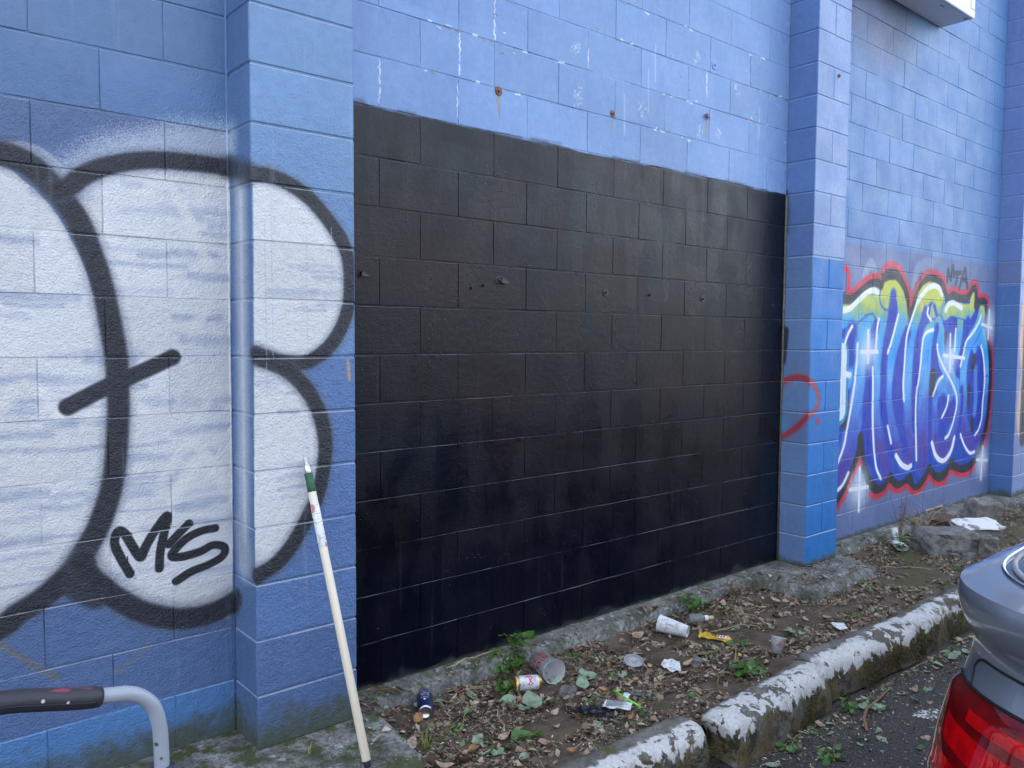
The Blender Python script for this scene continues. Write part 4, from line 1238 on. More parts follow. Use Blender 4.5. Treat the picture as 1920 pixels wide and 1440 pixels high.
def can(name, label, body_mat, H, cap_mat=alu, neck=alu):
    o = empty(name)
    tag(o, label, 'can', None)
    Rr = 0.033
    lathe('body', [(Rr - .004, .006), (Rr, .012), (Rr, H - .016), (Rr - .001, H - .013)], body_mat, o, 32)
    lathe('base', [(.0001, .010), (.014, .009), (.021, .004), (.0235, .0005), (.026, .001), (Rr - .004, .006)], cap_mat, o, 32)
    lathe('lid', [(Rr - .001, H - .013), (.0275, H - .002), (.0275, H), (.0262, H), (.0255, H - .005), (.0001, H - .005)], neck, o, 32)
    V, F = lathe_vf([(.0001, .0012), (.008, .0012), (.0085, 0), (.0001, 0)], 14)
    obj('tab', mesh('tab', [(x * 1.3 + .003, y * .8, z + H - .0045) for x, y, z in V], F, alu), o)
    return o
A, B = Vector((-0.035, -0.085, GZ + 0.045)), Vector((-0.14, -0.245, GZ + 0.036))
c1 = can('drink_can', 'dark blue drink can with white print lying against the footing ledge', navy, 0.157)
rc = lambda z: 0.033
d1 = (A - B).normalized()
place(c1, B, d1, 0)
# turn the printed side up and towards the path
TH = 0
def face_angle(root, want):
    mi = root.rotation_quaternion.to_matrix().inverted() @ Vector(want)
    return math.atan2(mi.y, mi.x)
th = face_angle(c1, (-0.25, -0.3, 1))
lettering('lettering', [('WHITE CLAW', .0105, .128, th), ('HARD SELTZER', .0055, .086, th), ('SURGE', .012, .070, th)], rc, whitep, c1)
V, F = [], []
for k in range(3):
    v, f = tube_vf([(x, .104 + .007 * math.sin(x * 260 + k) + (k - 1) * .006, 0) for x in np.linspace(-.02, .02, 14)], .0012, 4)
    o0 = len(V); V += [(a, b, 0) for a, b, _ in v]; F += [tuple(o0 + q for q in g) for g in f]
obj('wave_emblem', mesh('wave_emblem', wrap(V, rc, 0, th, .0005), F, plain('pale_blue_print', (170, 190, 220), .4)), c1)
V, F = lathe_vf([(.0001, 0), (.006, 0)], 16)
obj('round_emblem', mesh('round_emblem', wrap([(x, y, 0) for x, y, z in V], rc, .052, th, .0005), F, whitep), c1)

c2 = can('drink_can', 'white drink can with pink script letter and gold rim under the plastic cup', whitecan, 0.122, gold, gold)
A, B = Vector((0.318, -0.272, GZ + 0.040)), Vector((0.425, -0.320, GZ + 0.034))
place(c2, A, B - A)
th = face_angle(c2, (-0.45, -0.75, 0.85))
lathe('gold_band', [(.0332, .010), (.0334, .011), (.0334, .019), (.0332, .020)], gold, c2, 32)
V, F = [], []
for pth, w in (([(-.012, .018), (-.004, .016), (.004, .006), (0, -.016), (-.008, -.018)], .0022), ([(-.016, .010), (-.006, .020), (.010, .018), (.014, .008), (.004, 0), (.000, .001)], .0024), ([(.000, .001), (.006, -.004), (.012, -.014), (.020, -.017)], .0024)):
    v, f = tube_vf([(a, b, 0) for a, b in catmull(pth, 5)], w, 4)
    o0 = len(V); V += [(-b, a, 0) for a, b, _ in v]; F += [tuple(o0 + q for q in g) for g in f]
obj('script_letter', mesh('script_letter', wrap(V, rc, .062, th, .0005), F, pinkp), c2)
v, f = text_vf('Rainier', .010)
obj('lettering', mesh('lettering', wrap([(-b + .020, a, 0) for a, b, _ in v], rc, .062, th, .0005), f, pinkp), c2)

# big clear plastic cup, mouth towards the path
cup = empty('plastic_cup')
tag(cup, 'clear plastic cup with red lettering lying among nettles, open mouth towards the kerb', 'cup')
HC = 0.150
cup.scale = (1.18, 1.18, 1.18)
rcup = lambda z: 0.034 + 0.013 * z / HC
lathe('body', [(.0001, .004), (.030, .003), (.034, 0), (.047, HC), (.0485, HC + .001), (.0485, HC + .004), (.0465, HC + .003), (.0455, HC - .004), (.0328, .006), (.0001, .007)], clear.m, cup, 36)
A, B = Vector((0.56, -0.150, GZ + 0.050)), Vector((0.522, -0.295, GZ + 0.058))
place(cup, A, B - A)
th = face_angle(cup, (-0.35, -0.2, 1))
lettering('lettering', [('BIG', .046, .095, th + .5), ('GULP', .040, .055, th + .5), ('BIG', .046, .095, th + 3.3), ('GULP', .040, .055, th + 3.3)], rcup, redp, cup)

# paper cup
pc = empty('paper_cup')
tag(pc, 'white paper cup lying on its side beside the footing ledge', 'cup')
HP = 0.155
rpc = lambda z: 0.030 + 0.0145 * z / HP
lathe('body', [(.0001, .012), (.0285, .011), (.0295, 0), (.0305, 0), (.0445, HP), (.0465, HP + .001), (.047, HP + .003), (.0455, HP + .0045), (.0435, HP), (.0298, .014), (.0001, .0145)], paper, pc, 36)
A, B = Vector((1.44, -0.365, GZ + 0.040)), Vector((1.385, -0.215, GZ + 0.058))
place(pc, A, B - A)
th = face_angle(pc, (-0.7, -0.7, .55))
v, f = text_vf('Seattle', .020)
obj('lettering', mesh('lettering', wrap([(b, -a, 0) for a, b, _ in v], rpc, .088, th, .0006), [g[::-1] for g in f], greyp), pc)

# glass bottle with its paper band and cork-coloured cap
bt = empty('glass_bottle')
tag(bt, 'small clear glass bottle with white neck band lying behind the paper cup', 'bottle')
lathe('body', [(.0001, .004), (.022, .002), (.027, .004), (.028, .010), (.028, .070), (.025, .082), (.015, .094), (.012, .100), (.012, .118), (.010, .118), (.010, .100), (.023, .080), (.0255, .068), (.0255, .010), (.0001, .008)], glass.m, bt, 28)
lathe('neck_band', [(.0160, .092), (.0165, .093), (.0150, .112), (.0140, .113)], whitep, bt, 24)
lathe('cap', [(.0115, .113), (.0118, .114), (.0112, .140), (.009, .143), (.0001, .143)], plain('tan_cap', (206, 178, 140), .6), bt, 20)
place(bt, Vector((1.598, -0.245, GZ + .040)), Vector((1.0, -0.72, 0.04)))

# flat rubbish -------------------------------------------------------------
def sheet(name, label, cat, outline, thick, mat, loc, yaw, crumple=0.004, tilt=(0, 0), lift=0.006, mats=None, seed=0, fold=None):
    """a thin crumpled sheet cut to an outline, with real thickness"""
    xs_ = [q[0] for q in outline]; ys_ = [q[1] for q in outline]
    bm = bmesh.new()
    bm.faces.new([bm.verts.new((a, b, 0)) for a, b in outline])
    bmesh.ops.triangulate(bm, faces=bm.faces[:])
    for _ in range(3):
        bmesh.ops.subdivide_edges(bm, edges=bm.edges[:], cuts=1, use_grid_fill=True)
    for v in bm.verts:
        v.co.z = crumple * mnoise.noise((v.co.x * 45 + seed, v.co.y * 45, seed)) * 1.6 + v.co.x * tilt[0] + v.co.y * tilt[1]
        if fold: v.co.z += fold * abs(v.co.x)
    ret = bmesh.ops.solidify(bm, geom=bm.faces[:], thickness=thick)
    o = obj(name, bm_mesh(name, bm, mat, False))
    x, y = loc
    o.location = (x, y, gz(x, y) + lift + 0.006)
    o.rotation_euler = (0, 0, yaw)
    if label: tag(o, label, cat)
    return o
sheet('paper_napkin', 'white paper napkin lying flat midway between wall and kerb', 'napkin', [(-.062, -.035), (-.01, -.062), (.06, -.02), (.045, .03), (.03, .045), (-.03, .035)], .0012, paper, (1.058, -.555), .2, .006, (.05, .12), .014, seed=2)
sheet('paper_scrap', 'white paper scrap against the back of the kerb', 'paper', [(-.055, -.03), (.01, -.05), (.06, -.005), (0.0, .045)], .001, paper, (2.18, -.805), .1, .004, (0, .1), .012, seed=5)
yellow = plain('yellow_foil', (214, 176, 40), 0.4, 0.12, 30, dirt=0.4)
wr = sheet('sweet_wrapper', 'yellow sweet wrapper with red stripes in front of the glass bottle', 'wrapper', [(-.085, -.025), (-.03, -.035), (.085, -.03), (.088, .025), (.01, .03), (-.02, .012), (-.055, .05), (-.09, .03)], .0012, yellow, (1.545, -.465), -1.15, .008, (.0, .06), .012, seed=7)
for k in range(3):
    V, F = boxvf(.012 + k * .014, .019 + k * .014, -.016, .018, .007, .0082)
    obj('stripe', mesh('stripe', V, F, redp if k % 2 == 0 else pinkp), wr)
V, F = boxvf(.010, .058, -.020, .022, .0045, .0068)
obj('stripe_panel', mesh('stripe_panel', V, F, whitep), wr)
lid = empty('plastic_cup_cover', (0.958, -0.412, GZ + 0.020), (R(12), R(-8), 0))
tag(lid, 'clear plastic cup lid lying on the dirt behind the napkin', 'lid')
lathe('rim', [(.047, 0), (.049, .002), (.0485, .008), (.046, .009), (.045, .003)], clear.m, lid, 32)
lathe('disc', [(.0001, .004), (.016, .0045), (.018, .007), (.030, .007), (.034, .003), (.0448, .003), (.0448, .0018), (.033, .0018), (.029, .0055), (.019, .0055), (.017, .003), (.0001, .0025)], clear.m, lid, 32)
lid2 = empty('sauce_cup_cover', (0.700, -0.660, GZ + 0.018), (R(-6), R(8), 0))
tag(lid2, 'small grey-tinted sauce lid near the green straw', 'lid')
smoke_p = Mat('smoky_plastic'); smoke_p.bs(Base__Color=(0.20, 0.21, 0.24), Roughness=0.15, Alpha=0.5)
lathe('rim', [(.031, 0), (.033, .002), (.0325, .007), (.030, .008), (.0295, .003)], smoke_p.m, lid2, 28)
lathe('disc', [(.0001, .003), (.0293, .003), (.0293, .0016), (.0001, .0016)], smoke_p.m, lid2, 28)
blackpl = plain('black_plastic', (24, 26, 34), 0.35, 0.2, 30)
sheet('plastic_tray', 'black plastic flap lying under the printed receipt by the kerb', 'plastic flap', [(-.115, .055), (-.02, .03), (.07, -.02), (.085, -.085), (.02, -.06), (-.06, .0)], .003, blackpl, (0.432, -.635), -.35, .010, (.05, .1), .010, seed=9)
rcpt = sheet('receipt', 'white printed receipt on the black plastic flap by the kerb', 'receipt', [(-.06, -.035), (.055, -.03), (.06, .03), (-.055, .032)], .0008, paper, (0.530, -.700), -.95, .004, (.0, .05), .028, seed=3)
for k in range(9):
    V, F = boxvf(-.05, -.05 + random.uniform(.04, .10), -.027 + k * .0065, -.0255 + k * .0065, .0034, .0046)
    obj('printed_line', mesh('printed_line', V, F, greyp), rcpt)
st_ = empty('straw', (0.585, -0.70, GZ + 0.045))
tag(st_, 'bright green plastic straw lying on the receipt', 'straw')
tube('straw_tube', [(0, 0.075, 0.012), (0, 0, 0.0), (0.004, -0.075, -0.010)], 0.0038, plain('green_plastic', (120, 220, 40), .35, .05), st_, 10)
bit = sheet('plastic_scrap', 'small white and blue plastic scrap beside the sauce lid', 'scrap', [(-.03, -.012), (.03, -.01), (.034, .012), (-.02, .016)], .0015, plain('pale_plastic', (214, 222, 236), .4, .1, 60), (0.632, -.655), .3, .006, (.2, .1), .012, seed=4)
# small printed cup behind the kerb
sc3 = empty('plastic_cup')
tag(sc3, 'small white plastic cup with red print standing tilted behind the kerb', 'cup')
lathe('body', [(.0001, .003), (.024, .002), (.026, 0), (.036, .078), (.0375, .079), (.0375, .082), (.0352, .081), (.0248, .004), (.0001, .005)], plain('milky_plastic', (206, 208, 216), .35, .04, dirt=.4), sc3, 28)
place(sc3, Vector((1.585, -0.800, GZ + 0.018)), Vector((.35, .10, .9)))
th = face_angle(sc3, (-0.8, -0.7, 0.2))
V, F = [], []
for k in range(12):
    a, b = random.uniform(-.012, .012), random.uniform(-.014, .014)
    v, f = lathe_vf([(.0001, 0), (random.uniform(.002, .0042), 0)], 8)
    o0 = len(V); V += [(x + a, y + b, 0) for x, y, z in v]; F += [tuple(o0 + q for q in g) for g in f]
obj('red_emblem', mesh('red_emblem', wrap(V, lambda z: 0.026 + .010 * z / .078, .045, th, .0006), F, redp), sc3)
# crushed cup far right
cc3 = empty('crushed_cup', (4.18, -0.21, GZ + 0.05))
tag(cc3, 'crushed pale plastic cup caught in dry stalks at the right footing', 'cup')
def crushed(a, b, r0, r1, sq):
    q = (b - a).normalized(); s_ = q.cross(Vector((0, 0, 1))).normalized(); u_ = s_.cross(q)
    V = []
    for i in range(5):
        t = i / 4
        c = a.lerp(b, t); r_ = r0 + (r1 - r0) * t
        for k in range(16):
            an = 2 * math.pi * k / 16
            V.append(c + s_ * r_ * math.cos(an) + u_ * r_ * sq * math.sin(an) * (1 + .3 * mnoise.noise((k * 1.1, i * .7, 3))))
    return V, grid_faces(5, 16, closed_v=True) + [tuple(range(16))]
milk = plain('milky_cup', (214, 222, 220), .4, .06, 30)
V, F = crushed(Vector((0, 0, 0.0)), Vector((-.10, -.09, -.015)), .040, .048, .45)
obj('body', mesh('body', V, F, milk, True), cc3)
V, F = crushed(Vector((0.0, .0, .02)), Vector((.0, .02, .10)), .030, .042, .4)
obj('torn_rim', mesh('torn_rim', V, F, milk, True), cc3)

# ------------------------------------------------------------------ leaves, weeds, twigs
def leaf_mesh(name, L, W, mat, n=6, curl=0.3, cup_=0.25, serr=0.0, seed=0, lobed=False):
    rnd = random.Random(seed)
    V = []
    tw = rnd.uniform(-.4, .4)
    for i in range(n + 1):
        t = i / n
        w = W * 0.5 * (math.sin(math.pi * min(1, t ** 0.75 * 1.0)) ** 0.8 if 0 < t < 1 else 0.02)
        if lobed: w *= 1 + 0.55 * math.sin(t * math.pi * 3.0 + .4)
        if serr and i % 2: w *= 1 - serr
        x = L * t
        z = L * curl * (t - .5) ** 2 * 2 - L * curl * .3
        for s_ in (-1, 0, 1):
            V.append((x + (0 if not serr else (serr * L / n * .8 if s_ else 0)), s_ * w, z + abs(s_) * w * cup_ + s_ * w * tw * t + rnd.uniform(-.03, .03) * W * abs(s_)))
    return mesh(name, V, grid_faces(n + 1, 3), mat, True)

def leaf_mat(name, a, b, rough=0.6, back=None):
    q = Mat(name)
    oc = q.objco()
    info = q.n('ObjectInfo').outputs['Random']
    c = q.mix(q.ramp(q.noise(oc, 60, 4), .35, .65), lin(a), lin(b))
    c = q.mix(q.ma('MULTIPLY', info, 0.45), c, tuple(v * .55 for v in lin(a)))
    q.bs(Base__Color=c, Roughness=rough)
    return q.m
LM = {'tan': leaf_mat('dry_tan_leaf', (150, 128, 106), (190, 170, 148), .8),
      'brown': leaf_mat('dry_brown_leaf', (88, 66, 52), (124, 98, 78), .8),
      'orange': leaf_mat('orange_leaf', (158, 108, 62), (184, 146, 98), .7),
      'green': leaf_mat('green_leaf', (52, 92, 36), (84, 126, 52), .5),
      'grey': leaf_mat('grey_green_leaf', (116, 138, 112), (150, 168, 146), .7),
      'yellow': leaf_mat('yellow_leaf', (196, 176, 84), (214, 200, 120), .6)}
stem_green = plain('green_stem', (120, 136, 60), .6, .2)
stem_brown = plain('brown_stem', (128, 98, 72), .8, .2)
stem_dry = plain('dry_stalk', (170, 148, 118), .8, .2)
lv = {}
for kd, (L, W, cu_, cp, lob) in {'tan': (.055, .034, .7, .6, 0), 'brown': (.06, .036, .8, .7, 0), 'orange': (.05, .034, .6, .5, 0), 'green': (.06, .042, .3, .25, 1), 'grey': (.065, .046, .35, .3, 1), 'yellow': (.035, .022, .4, .3, 0)}.items():
    lv[kd] = [leaf_mesh('fallen_leaf', L * f, W * f, LM[kd], 6, cu_ * f2, cp, 0.18 if lob and s % 2 else 0, 100 + s, bool(lob) and s % 2) for s, (f, f2) in enumerate(((1, 1), (.8, 1.3), (1.25, .7), (.65, 1.1)))]
LAB = {'tan': ('dry curled tan leaf among the litter between the wall and the kerb', 'curled tan leaves on the dirt'),
       'brown': ('dry dark brown leaf among the litter between the wall and the kerb', 'dark brown leaves on the dirt'),
       'orange': ('orange-brown fallen leaf on the dirt between the wall and the kerb', 'orange leaves on the dirt'),
       'green': ('fresh green fallen leaf on the dirt between the wall and the kerb', 'green fallen leaves on the dirt'),
       'grey': ('limp grey-green leaf showing its pale underside on the dirt strip', 'grey-green leaves on the dirt'),
       'yellow': ('small yellow fallen leaf on the dirt between the wall and the kerb', 'yellow leaves on the dirt')}
def drop(kd, x, y, s=1.0, var=None, lab=None, grp=None, lift=.012):
    o = obj('fallen_leaf', lv[kd][random.randrange(4) if var is None else var], None, (x, y, gz(x, y) + lift * random.uniform(.7, 1.3)), (random.uniform(-.5, .5), random.uniform(-.5, .5), random.uniform(0, 6.28)), (s, s, s))
    tag(o, lab or LAB[kd][0], 'leaf', grp or LAB[kd][1])
    return o
def scat(kd, n, x0, x1, y0, y1, s0=.7, s1=1.2):
    k = 0
    while k < n:
        x, y = random.uniform(x0, x1), random.uniform(y0, y1)
        if y > edge_y(x) - .02: continue
        drop(kd, x, y, random.uniform(s0, s1)); k += 1
scat('tan', 46, -.35, 1.4, -.9, -.1); scat('tan', 22, 1.4, 3.2, -.9, -.1, .6, 1)
scat('brown', 34, -.4, .5, -.75, -.12); scat('brown', 16, .5, 2.6, -.9, -.12)
scat('orange', 12, -.3, .9, -.85, -.12, .6, 1.1); scat('yellow', 10, 0.2, 2.2, -.85, -.15)
scat('green', 10, -.2, 2.6, -.9, -.15, .6, 1.1)
scat('grey', 14, -.2, 1.0, -.75, -.12, .7, 1.2); scat('grey', 6, 1.2, 3.2, -.9, -.2, .7, 1)
for (x, y, kd, s) in ((-.01, -.184, 'grey', 1.6), (.02, -.334, 'grey', 1.2), (-.08, -.50, 'grey', 1.9), (-.03, -.56, 'green', 1.5), (.02, -.60, 'green', 1.5), (.20, -.44, 'grey', 1.5), (.29, -.45, 'green', 1.6), (.38, -.47, 'green', 1.4), (.24, -.50, 'grey', 1.5), (.7, -.33, 'grey', 1.1), (.72, -.40, 'grey', 1.2), (.80, -.43, 'green', 1.0), (-.05, -.66, 'green', 1.7), (-.14, -.56, 'orange', 1.5), (-.15, -.23, 'orange', 1.1), (-.24, -.62, 'brown', 1.6), (-.30, -.58, 'brown', 1.5), (-.28, -.64, 'tan', 1.4)):
    drop(kd, x, y, s, lift=.022)
# leaves washed into the gutter
GL = {'grey': ('pale green leaf on the asphalt beside the kerb', 'green leaves in the gutter'), 'tan': ('dry tan leaf on the asphalt beside the kerb', 'tan leaves in the gutter'), 'green': ('fresh green leaf on the asphalt beside the kerb', 'fresh leaves in the gutter')}
for kd, n in (('grey', 34), ('tan', 34), ('green', 10)):
    for k in range(n):
        x = random.uniform(.8, 3.2)
        drop(kd, x, -1.17 - .55 * random.random() ** 2.4, random.uniform(.5, 1.1), None, GL[kd][0], GL[kd][1], .006)
for k in range(16):
    drop(random.choice(['grey', 'grey', 'tan']), random.uniform(2.35, 2.95), random.uniform(-1.30, -1.16), random.uniform(.7, 1.2), None, 'leaf in the drift against the kerb joint behind the car', 'leaf drift at the kerb joint', .014)

def plant(name, label, loc, stems, mat_leaf, leaf_L, leaf_W, nl, stem_mat, cat='weed', lobed=False, spread=.12, h=.14, seed=0, droop=.5, r_=.0022, serr=.22, bare=False):
    rnd = random.Random(seed)
    x, y = loc
    root = empty(name, (x, y, gz(x, y)))
    tag(root, label, cat)
    lm = [leaf_mesh('leaf', leaf_L * f, leaf_W * f, mat_leaf, 8, .35, .2, serr, seed + k, lobed) for k, f in enumerate((1, .8, .6))]
    for s_ in range(stems):
        an = rnd.uniform(0, 6.28)
        d = spread * rnd.uniform(.4, 1.2)
        hh = h * rnd.uniform(.6, 1.2)
        path = [Vector((rnd.uniform(-.015, .015), rnd.uniform(-.015, .015), -.01))]
        for i in range(1, 6):
            t = i / 5
            path.append(Vector((math.cos(an) * d * t ** 1.3 + rnd.uniform(-.01, .01), math.sin(an) * d * t ** 1.3 + rnd.uniform(-.01, .01), hh * (t - droop * t * t * t))))
        tube('stem', path, [r_ * (1 - .12 * i) for i in range(6)], stem_mat, root, 5)
        if bare: continue
        for k in range(nl):
            t = .3 + .7 * (k + rnd.random() * .5) / nl
            i = min(4, int(t * 5))
            q = path[i].lerp(path[i + 1], t * 5 - i) if i < 5 else path[5]
            obj('leaf', rnd.choice(lm), root, q, (rnd.uniform(-.5, .5), rnd.uniform(-.3, .7), an + (1.3 if k % 2 else -1.3) + rnd.uniform(-.6, .6)))
    return root
plant('nettle', 'heap of cut green nettles around the clear plastic cup', (.44, -.135), 14, LM['green'], .055, .034, 6, stem_green, spread=.14, h=.13, seed=1)
plant('nettle', 'upright nettle shoot behind the clear plastic cup, against the black wall', (.50, -.06), 3, LM['green'], .070, .042, 5, stem_green, spread=.07, h=.15, seed=2, droop=.2)
plant('nettle', 'broad light green leaves left of the white and pink can', (.30, -.235), 3, LM['green'], .075, .05, 3, stem_green, spread=.05, h=.09, seed=3, lobed=True)
plant('weed', 'broad-leaved green weed growing from the footing behind the glass bottle', (1.77, -.15), 5, LM['green'], .085, .065, 3, stem_green, spread=.10, h=.16, seed=4, lobed=True)
plant('weed', 'dark green weed growing behind the kerb next to the small printed cup', (1.28, -.83), 5, LM['green'], .075, .055, 3, stem_green, spread=.08, h=.10, seed=5, lobed=True)
plant('weed', 'small weed growing from the kerb joint', (1.58, -1.165), 4, LM['green'], .055, .032, 3, stem_green, spread=.05, h=.09, seed=6)
plant('weed', 'low weed on the asphalt below the kerb joint', (1.70, -1.22), 4, LM['grey'], .05, .03, 3, stem_green, spread=.09, h=.05, seed=7)
plant('weed', 'limp green weed on the asphalt in front of the broken kerb end', (1.10, -1.36), 5, LM['green'], .055, .036, 3, stem_green, spread=.09, h=.04, seed=8)
plant('weed', 'small weed on the asphalt at the foot of the kerb', (1.05, -1.19), 3, LM['green'], .05, .034, 3, stem_green, spread=.05, h=.06, seed=9)
plant('weed', 'flat grey-green weed on the dirt in front of the white paper scrap', (1.95, -.70), 4, LM['grey'], .06, .04, 3, stem_green, spread=.09, h=.05, seed=10)
plant('weed', 'green weed against the right footing near the crushed cup', (4.02, -.33), 5, LM['green'], .07, .03, 4, stem_green, spread=.10, h=.22, seed=11, droop=.3)
plant('weed', 'small green tuft at the corner beside the middle pilaster', (3.36, -.12), 4, LM['green'], .08, .03, 3, stem_green, spread=.06, h=.20, seed=12, droop=.3)
plant('weed', 'limp green leaves on the ground left of the car', (3.05, -.60), 3, LM['green'], .09, .045, 3, stem_green, spread=.10, h=.03, seed=13)
plant('dry_weed', 'thicket of dry brown stalks by the rubble at the right wall', (4.75, -.16), 16, LM['tan'], .03, .012, 3, stem_dry, spread=.22, h=.30, seed=14, droop=.25, r_=.003, serr=0)
plant('dry_weed', 'tall dry seed stalks standing before the blue lettering', (4.45, -.12), 6, LM['brown'], .022, .012, 7, stem_brown, spread=.10, h=.34, seed=15, droop=.05, r_=.0025, serr=0)
plant('dry_weed', 'dead grass sprawled over the far footing', (5.85, -.12), 14, LM['tan'], .06, .006, 2, stem_dry, spread=.40, h=.20, seed=16, droop=.7, r_=.003, serr=0)
plant('dry_weed', 'bundle of dead stalks on the ledge left of the middle pilaster', (2.20, -.13), 9, LM['brown'], .04, .016, 2, stem_brown, spread=.12, h=.16, seed=17, droop=.6, r_=.003, serr=0)
for k, (x, y, lb) in enumerate(((.95, -.145, 'left of the paper cup'), (1.25, -.15, 'just behind the paper cup'), (.12, -.14, 'right of the blue can'), (2.05, -.30, 'near the middle pilaster'), (2.62, -.60, 'in front of the middle pilaster footing'), (3.55, -.25, 'right of the middle pilaster'))):
    plant('dry_weed', 'loose tuft of dry stalks on the dirt ' + lb, (x, y), 7, LM['tan'], .03, .014, 2, stem_dry, spread=.13, h=.045, seed=60 + k, droop=.6, r_=.0016, serr=0)
for k, (x, y, lb) in enumerate(((.78, -.18, 'against the footing left of the clear lid'), (.10, -.62, 'at the near end of the strip by the kerb'), (1.62, -.62, 'between the yellow wrapper and the kerb'), (2.45, -.75, 'beside the kerb, left of the car'), (-.12, -.40, 'below the blue can'), (3.9, -.75, 'in front of the large grey chunk'))):
    plant('seedling', 'small green seedling ' + lb, (x, y), 3, LM['green'], .038, .022, 3, stem_green, spread=.05, h=.04, seed=80 + k, cat='weed')
def grass(name, label, loc, n, h, spread, mat, seed):
    rnd = random.Random(seed)
    x, y = loc
    root = empty(name, (x, y, gz(x, y)))
    tag(root, label, 'grass')
    for k in range(n):
        an = rnd.uniform(0, 6.28); d = spread * rnd.random(); hh = h * rnd.uniform(.5, 1.1); w = rnd.uniform(.002, .0045)
        V = []
        for i in range(5):
            t = i / 4
            c = Vector((math.cos(an) * d * (.2 + t * t), math.sin(an) * d * (.2 + t * t), hh * (t - .25 * t * t) - .004))
            s_ = Vector((-math.sin(an), math.cos(an), 0)) * w * (1 - t * .9)
            V += [c - s_, c + s_ * .0 + Vector((0, 0, -w * .5)), c + s_]
        obj('blade', mesh('blade', V, grid_faces(5, 3), mat, True), root)
grassm = leaf_mat('grass_blade', (96, 120, 40), (140, 160, 66))
grass('grass_tuft', 'tuft of yellow-green grass beside the blue drink can, by the pole', (-.27, -.44), 14, .13, .12, grassm, 1)
grass('grass_tuft', 'short grass at the corner of the mossy footing, above the blue can', (-.30, -.10), 10, .06, .07, grassm, 2)
grass('grass_tuft', 'grass at the foot of the left pilaster behind the tube handrail', (-1.18, -.42), 12, .08, .08, grassm, 3)
grass('grass_tuft', 'dry yellow blade tuft on the mossy footing left of the pole', (-.70, -.33), 4, .05, .04, leaf_mat('straw_blade', (160, 150, 80), (190, 180, 110)), 4)
TW = [((1.25, -.55), (1.50, -.60), 'stem'), ((2.30, -.60), (2.72, -.55), 'brown'), ((1.93, -.52), (1.95, -.30), 'dry'), ((.10, -.06), (.42, -.05), 'dry'), ((-.30, -.05), (-.16, -.10), 'brown'), ((.20, -.33), (.38, -.25), 'stem'), ((-.10, -.42), (.06, -.30), 'stem'), ((.05, -.52), (.14, -.36), 'dry'), ((1.02, -.86), (1.16, -.74), 'brown'), ((1.62, -.38), (1.86, -.52), 'dry'), ((2.85, -.75), (3.2, -.5), 'brown'), ((3.5, -.4), (3.75, -.65), 'dry'), ((1.35, -.72), (1.5, -.62), 'dry')]
for k, (a, b, kd) in enumerate(TW):
    a, b = Vector((*a, 0)), Vector((*b, 0))
    root = empty('twig', ((a.x + b.x) / 2, (a.y + b.y) / 2, gz((a.x + b.x) / 2, (a.y + b.y) / 2)))
    tag(root, {'stem': 'thin green-yellow stem lying on the dirt strip', 'brown': 'thin brown twig lying on the dirt strip', 'dry': 'thin straw-coloured twig lying on the dirt strip'}[kd], 'twig', {'stem': 'green stems on the dirt', 'brown': 'brown twigs on the dirt', 'dry': 'straw-coloured twigs on the dirt'}[kd])
    pts = []
    for i in range(7):
        t = i / 6
        q = a.lerp(b, t) - root.location
        pts.append((q.x + .02 * mnoise.noise((k, t * 3, 0)), q.y + .02 * mnoise.noise((k, t * 3, 7)), gz(a.x + (b.x - a.x) * t, a.y + (b.y - a.y) * t) - root.location.z + .012 + .02 * math.sin(t * 3.1) * random.random()))
    tube('shaft', pts, [.0035 * (1 - .08 * i) for i in range(7)], {'stem': stem_green, 'brown': stem_brown, 'dry': stem_dry}[kd], root, 5)
root = empty('bent_twig', (1.72, -1.27, AZ))
tag(root, 'bent brown twig lying on the asphalt in front of the kerb joint', 'twig')
tube('shaft', [(-.27, -.06, .008), (-.18, .0, .010), (-.08, .035, .014), (.05, .045, .016), (.22, .07, .010)], [.008, .008, .007, .006, .004], stem_brown, root, 7)
root = empty('plank_shard', (5.35, .02, 0.01))
tag(root, 'weathered wooden plank shard on the right footing by the rubble', 'plank')
tube('shaft', [(-.18, 0, .03), (0, .01, .035), (.16, -.01, .03)], [.035, .035, .025], stem_dry, root, 6, False, scale=(1, 1, .6))

# ------------------------------------------------------------------ rubble
def stone_mesh(name, sx_, sy_, sz_, mat, seed, rough=.16, taper=.12):
    bm = bmesh.new()
    bmesh.ops.create_cube(bm, size=1)
    bmesh.ops.bevel(bm, geom=bm.edges[:], offset=.06, segments=1, affect='EDGES')
    for _ in range(2):
        bmesh.ops.subdivide_edges(bm, edges=bm.edges[:], cuts=1, use_grid_fill=True)
    for v in bm.verts:
        c = v.co.copy()
        k = 1 + taper * (-c.z)
        n_ = mnoise.noise_vector(c * 2.3 + Vector((seed, 0, 0))) * rough + mnoise.noise_vector(c * 6 + Vector((0, seed, 0))) * rough * .35
        v.co = Vector(((c.x * k + n_.x) * sx_, (c.y * k + n_.y) * sy_, (c.z + n_.z * .6 + .5) * sz_))
    return bm_mesh(name, bm, mat)
chunk = Mat('broken_concrete')
q1, q2 = chunk.noise(chunk.pos(), 22, 5, .7), chunk.noise(chunk.pos(), 90, 3, .7)
chunk.bs(Base__Color=chunk.mix(chunk.ramp(q1, .35, .7), chunk.mix(q2, (.16, .155, .145), (.30, .295, .28)), (.10, .095, .085)), Roughness=.92, Normal=chunk.bump(q2, .008))
wchunk = Mat('white_painted_concrete')
w1, w2 = wchunk.noise(wchunk.pos(), 12, 5, .7), wchunk.noise(wchunk.pos(), 60, 3, .7)
nz_ = wchunk.xyz(wchunk.n('NewGeometry').outputs['Normal'])[2]
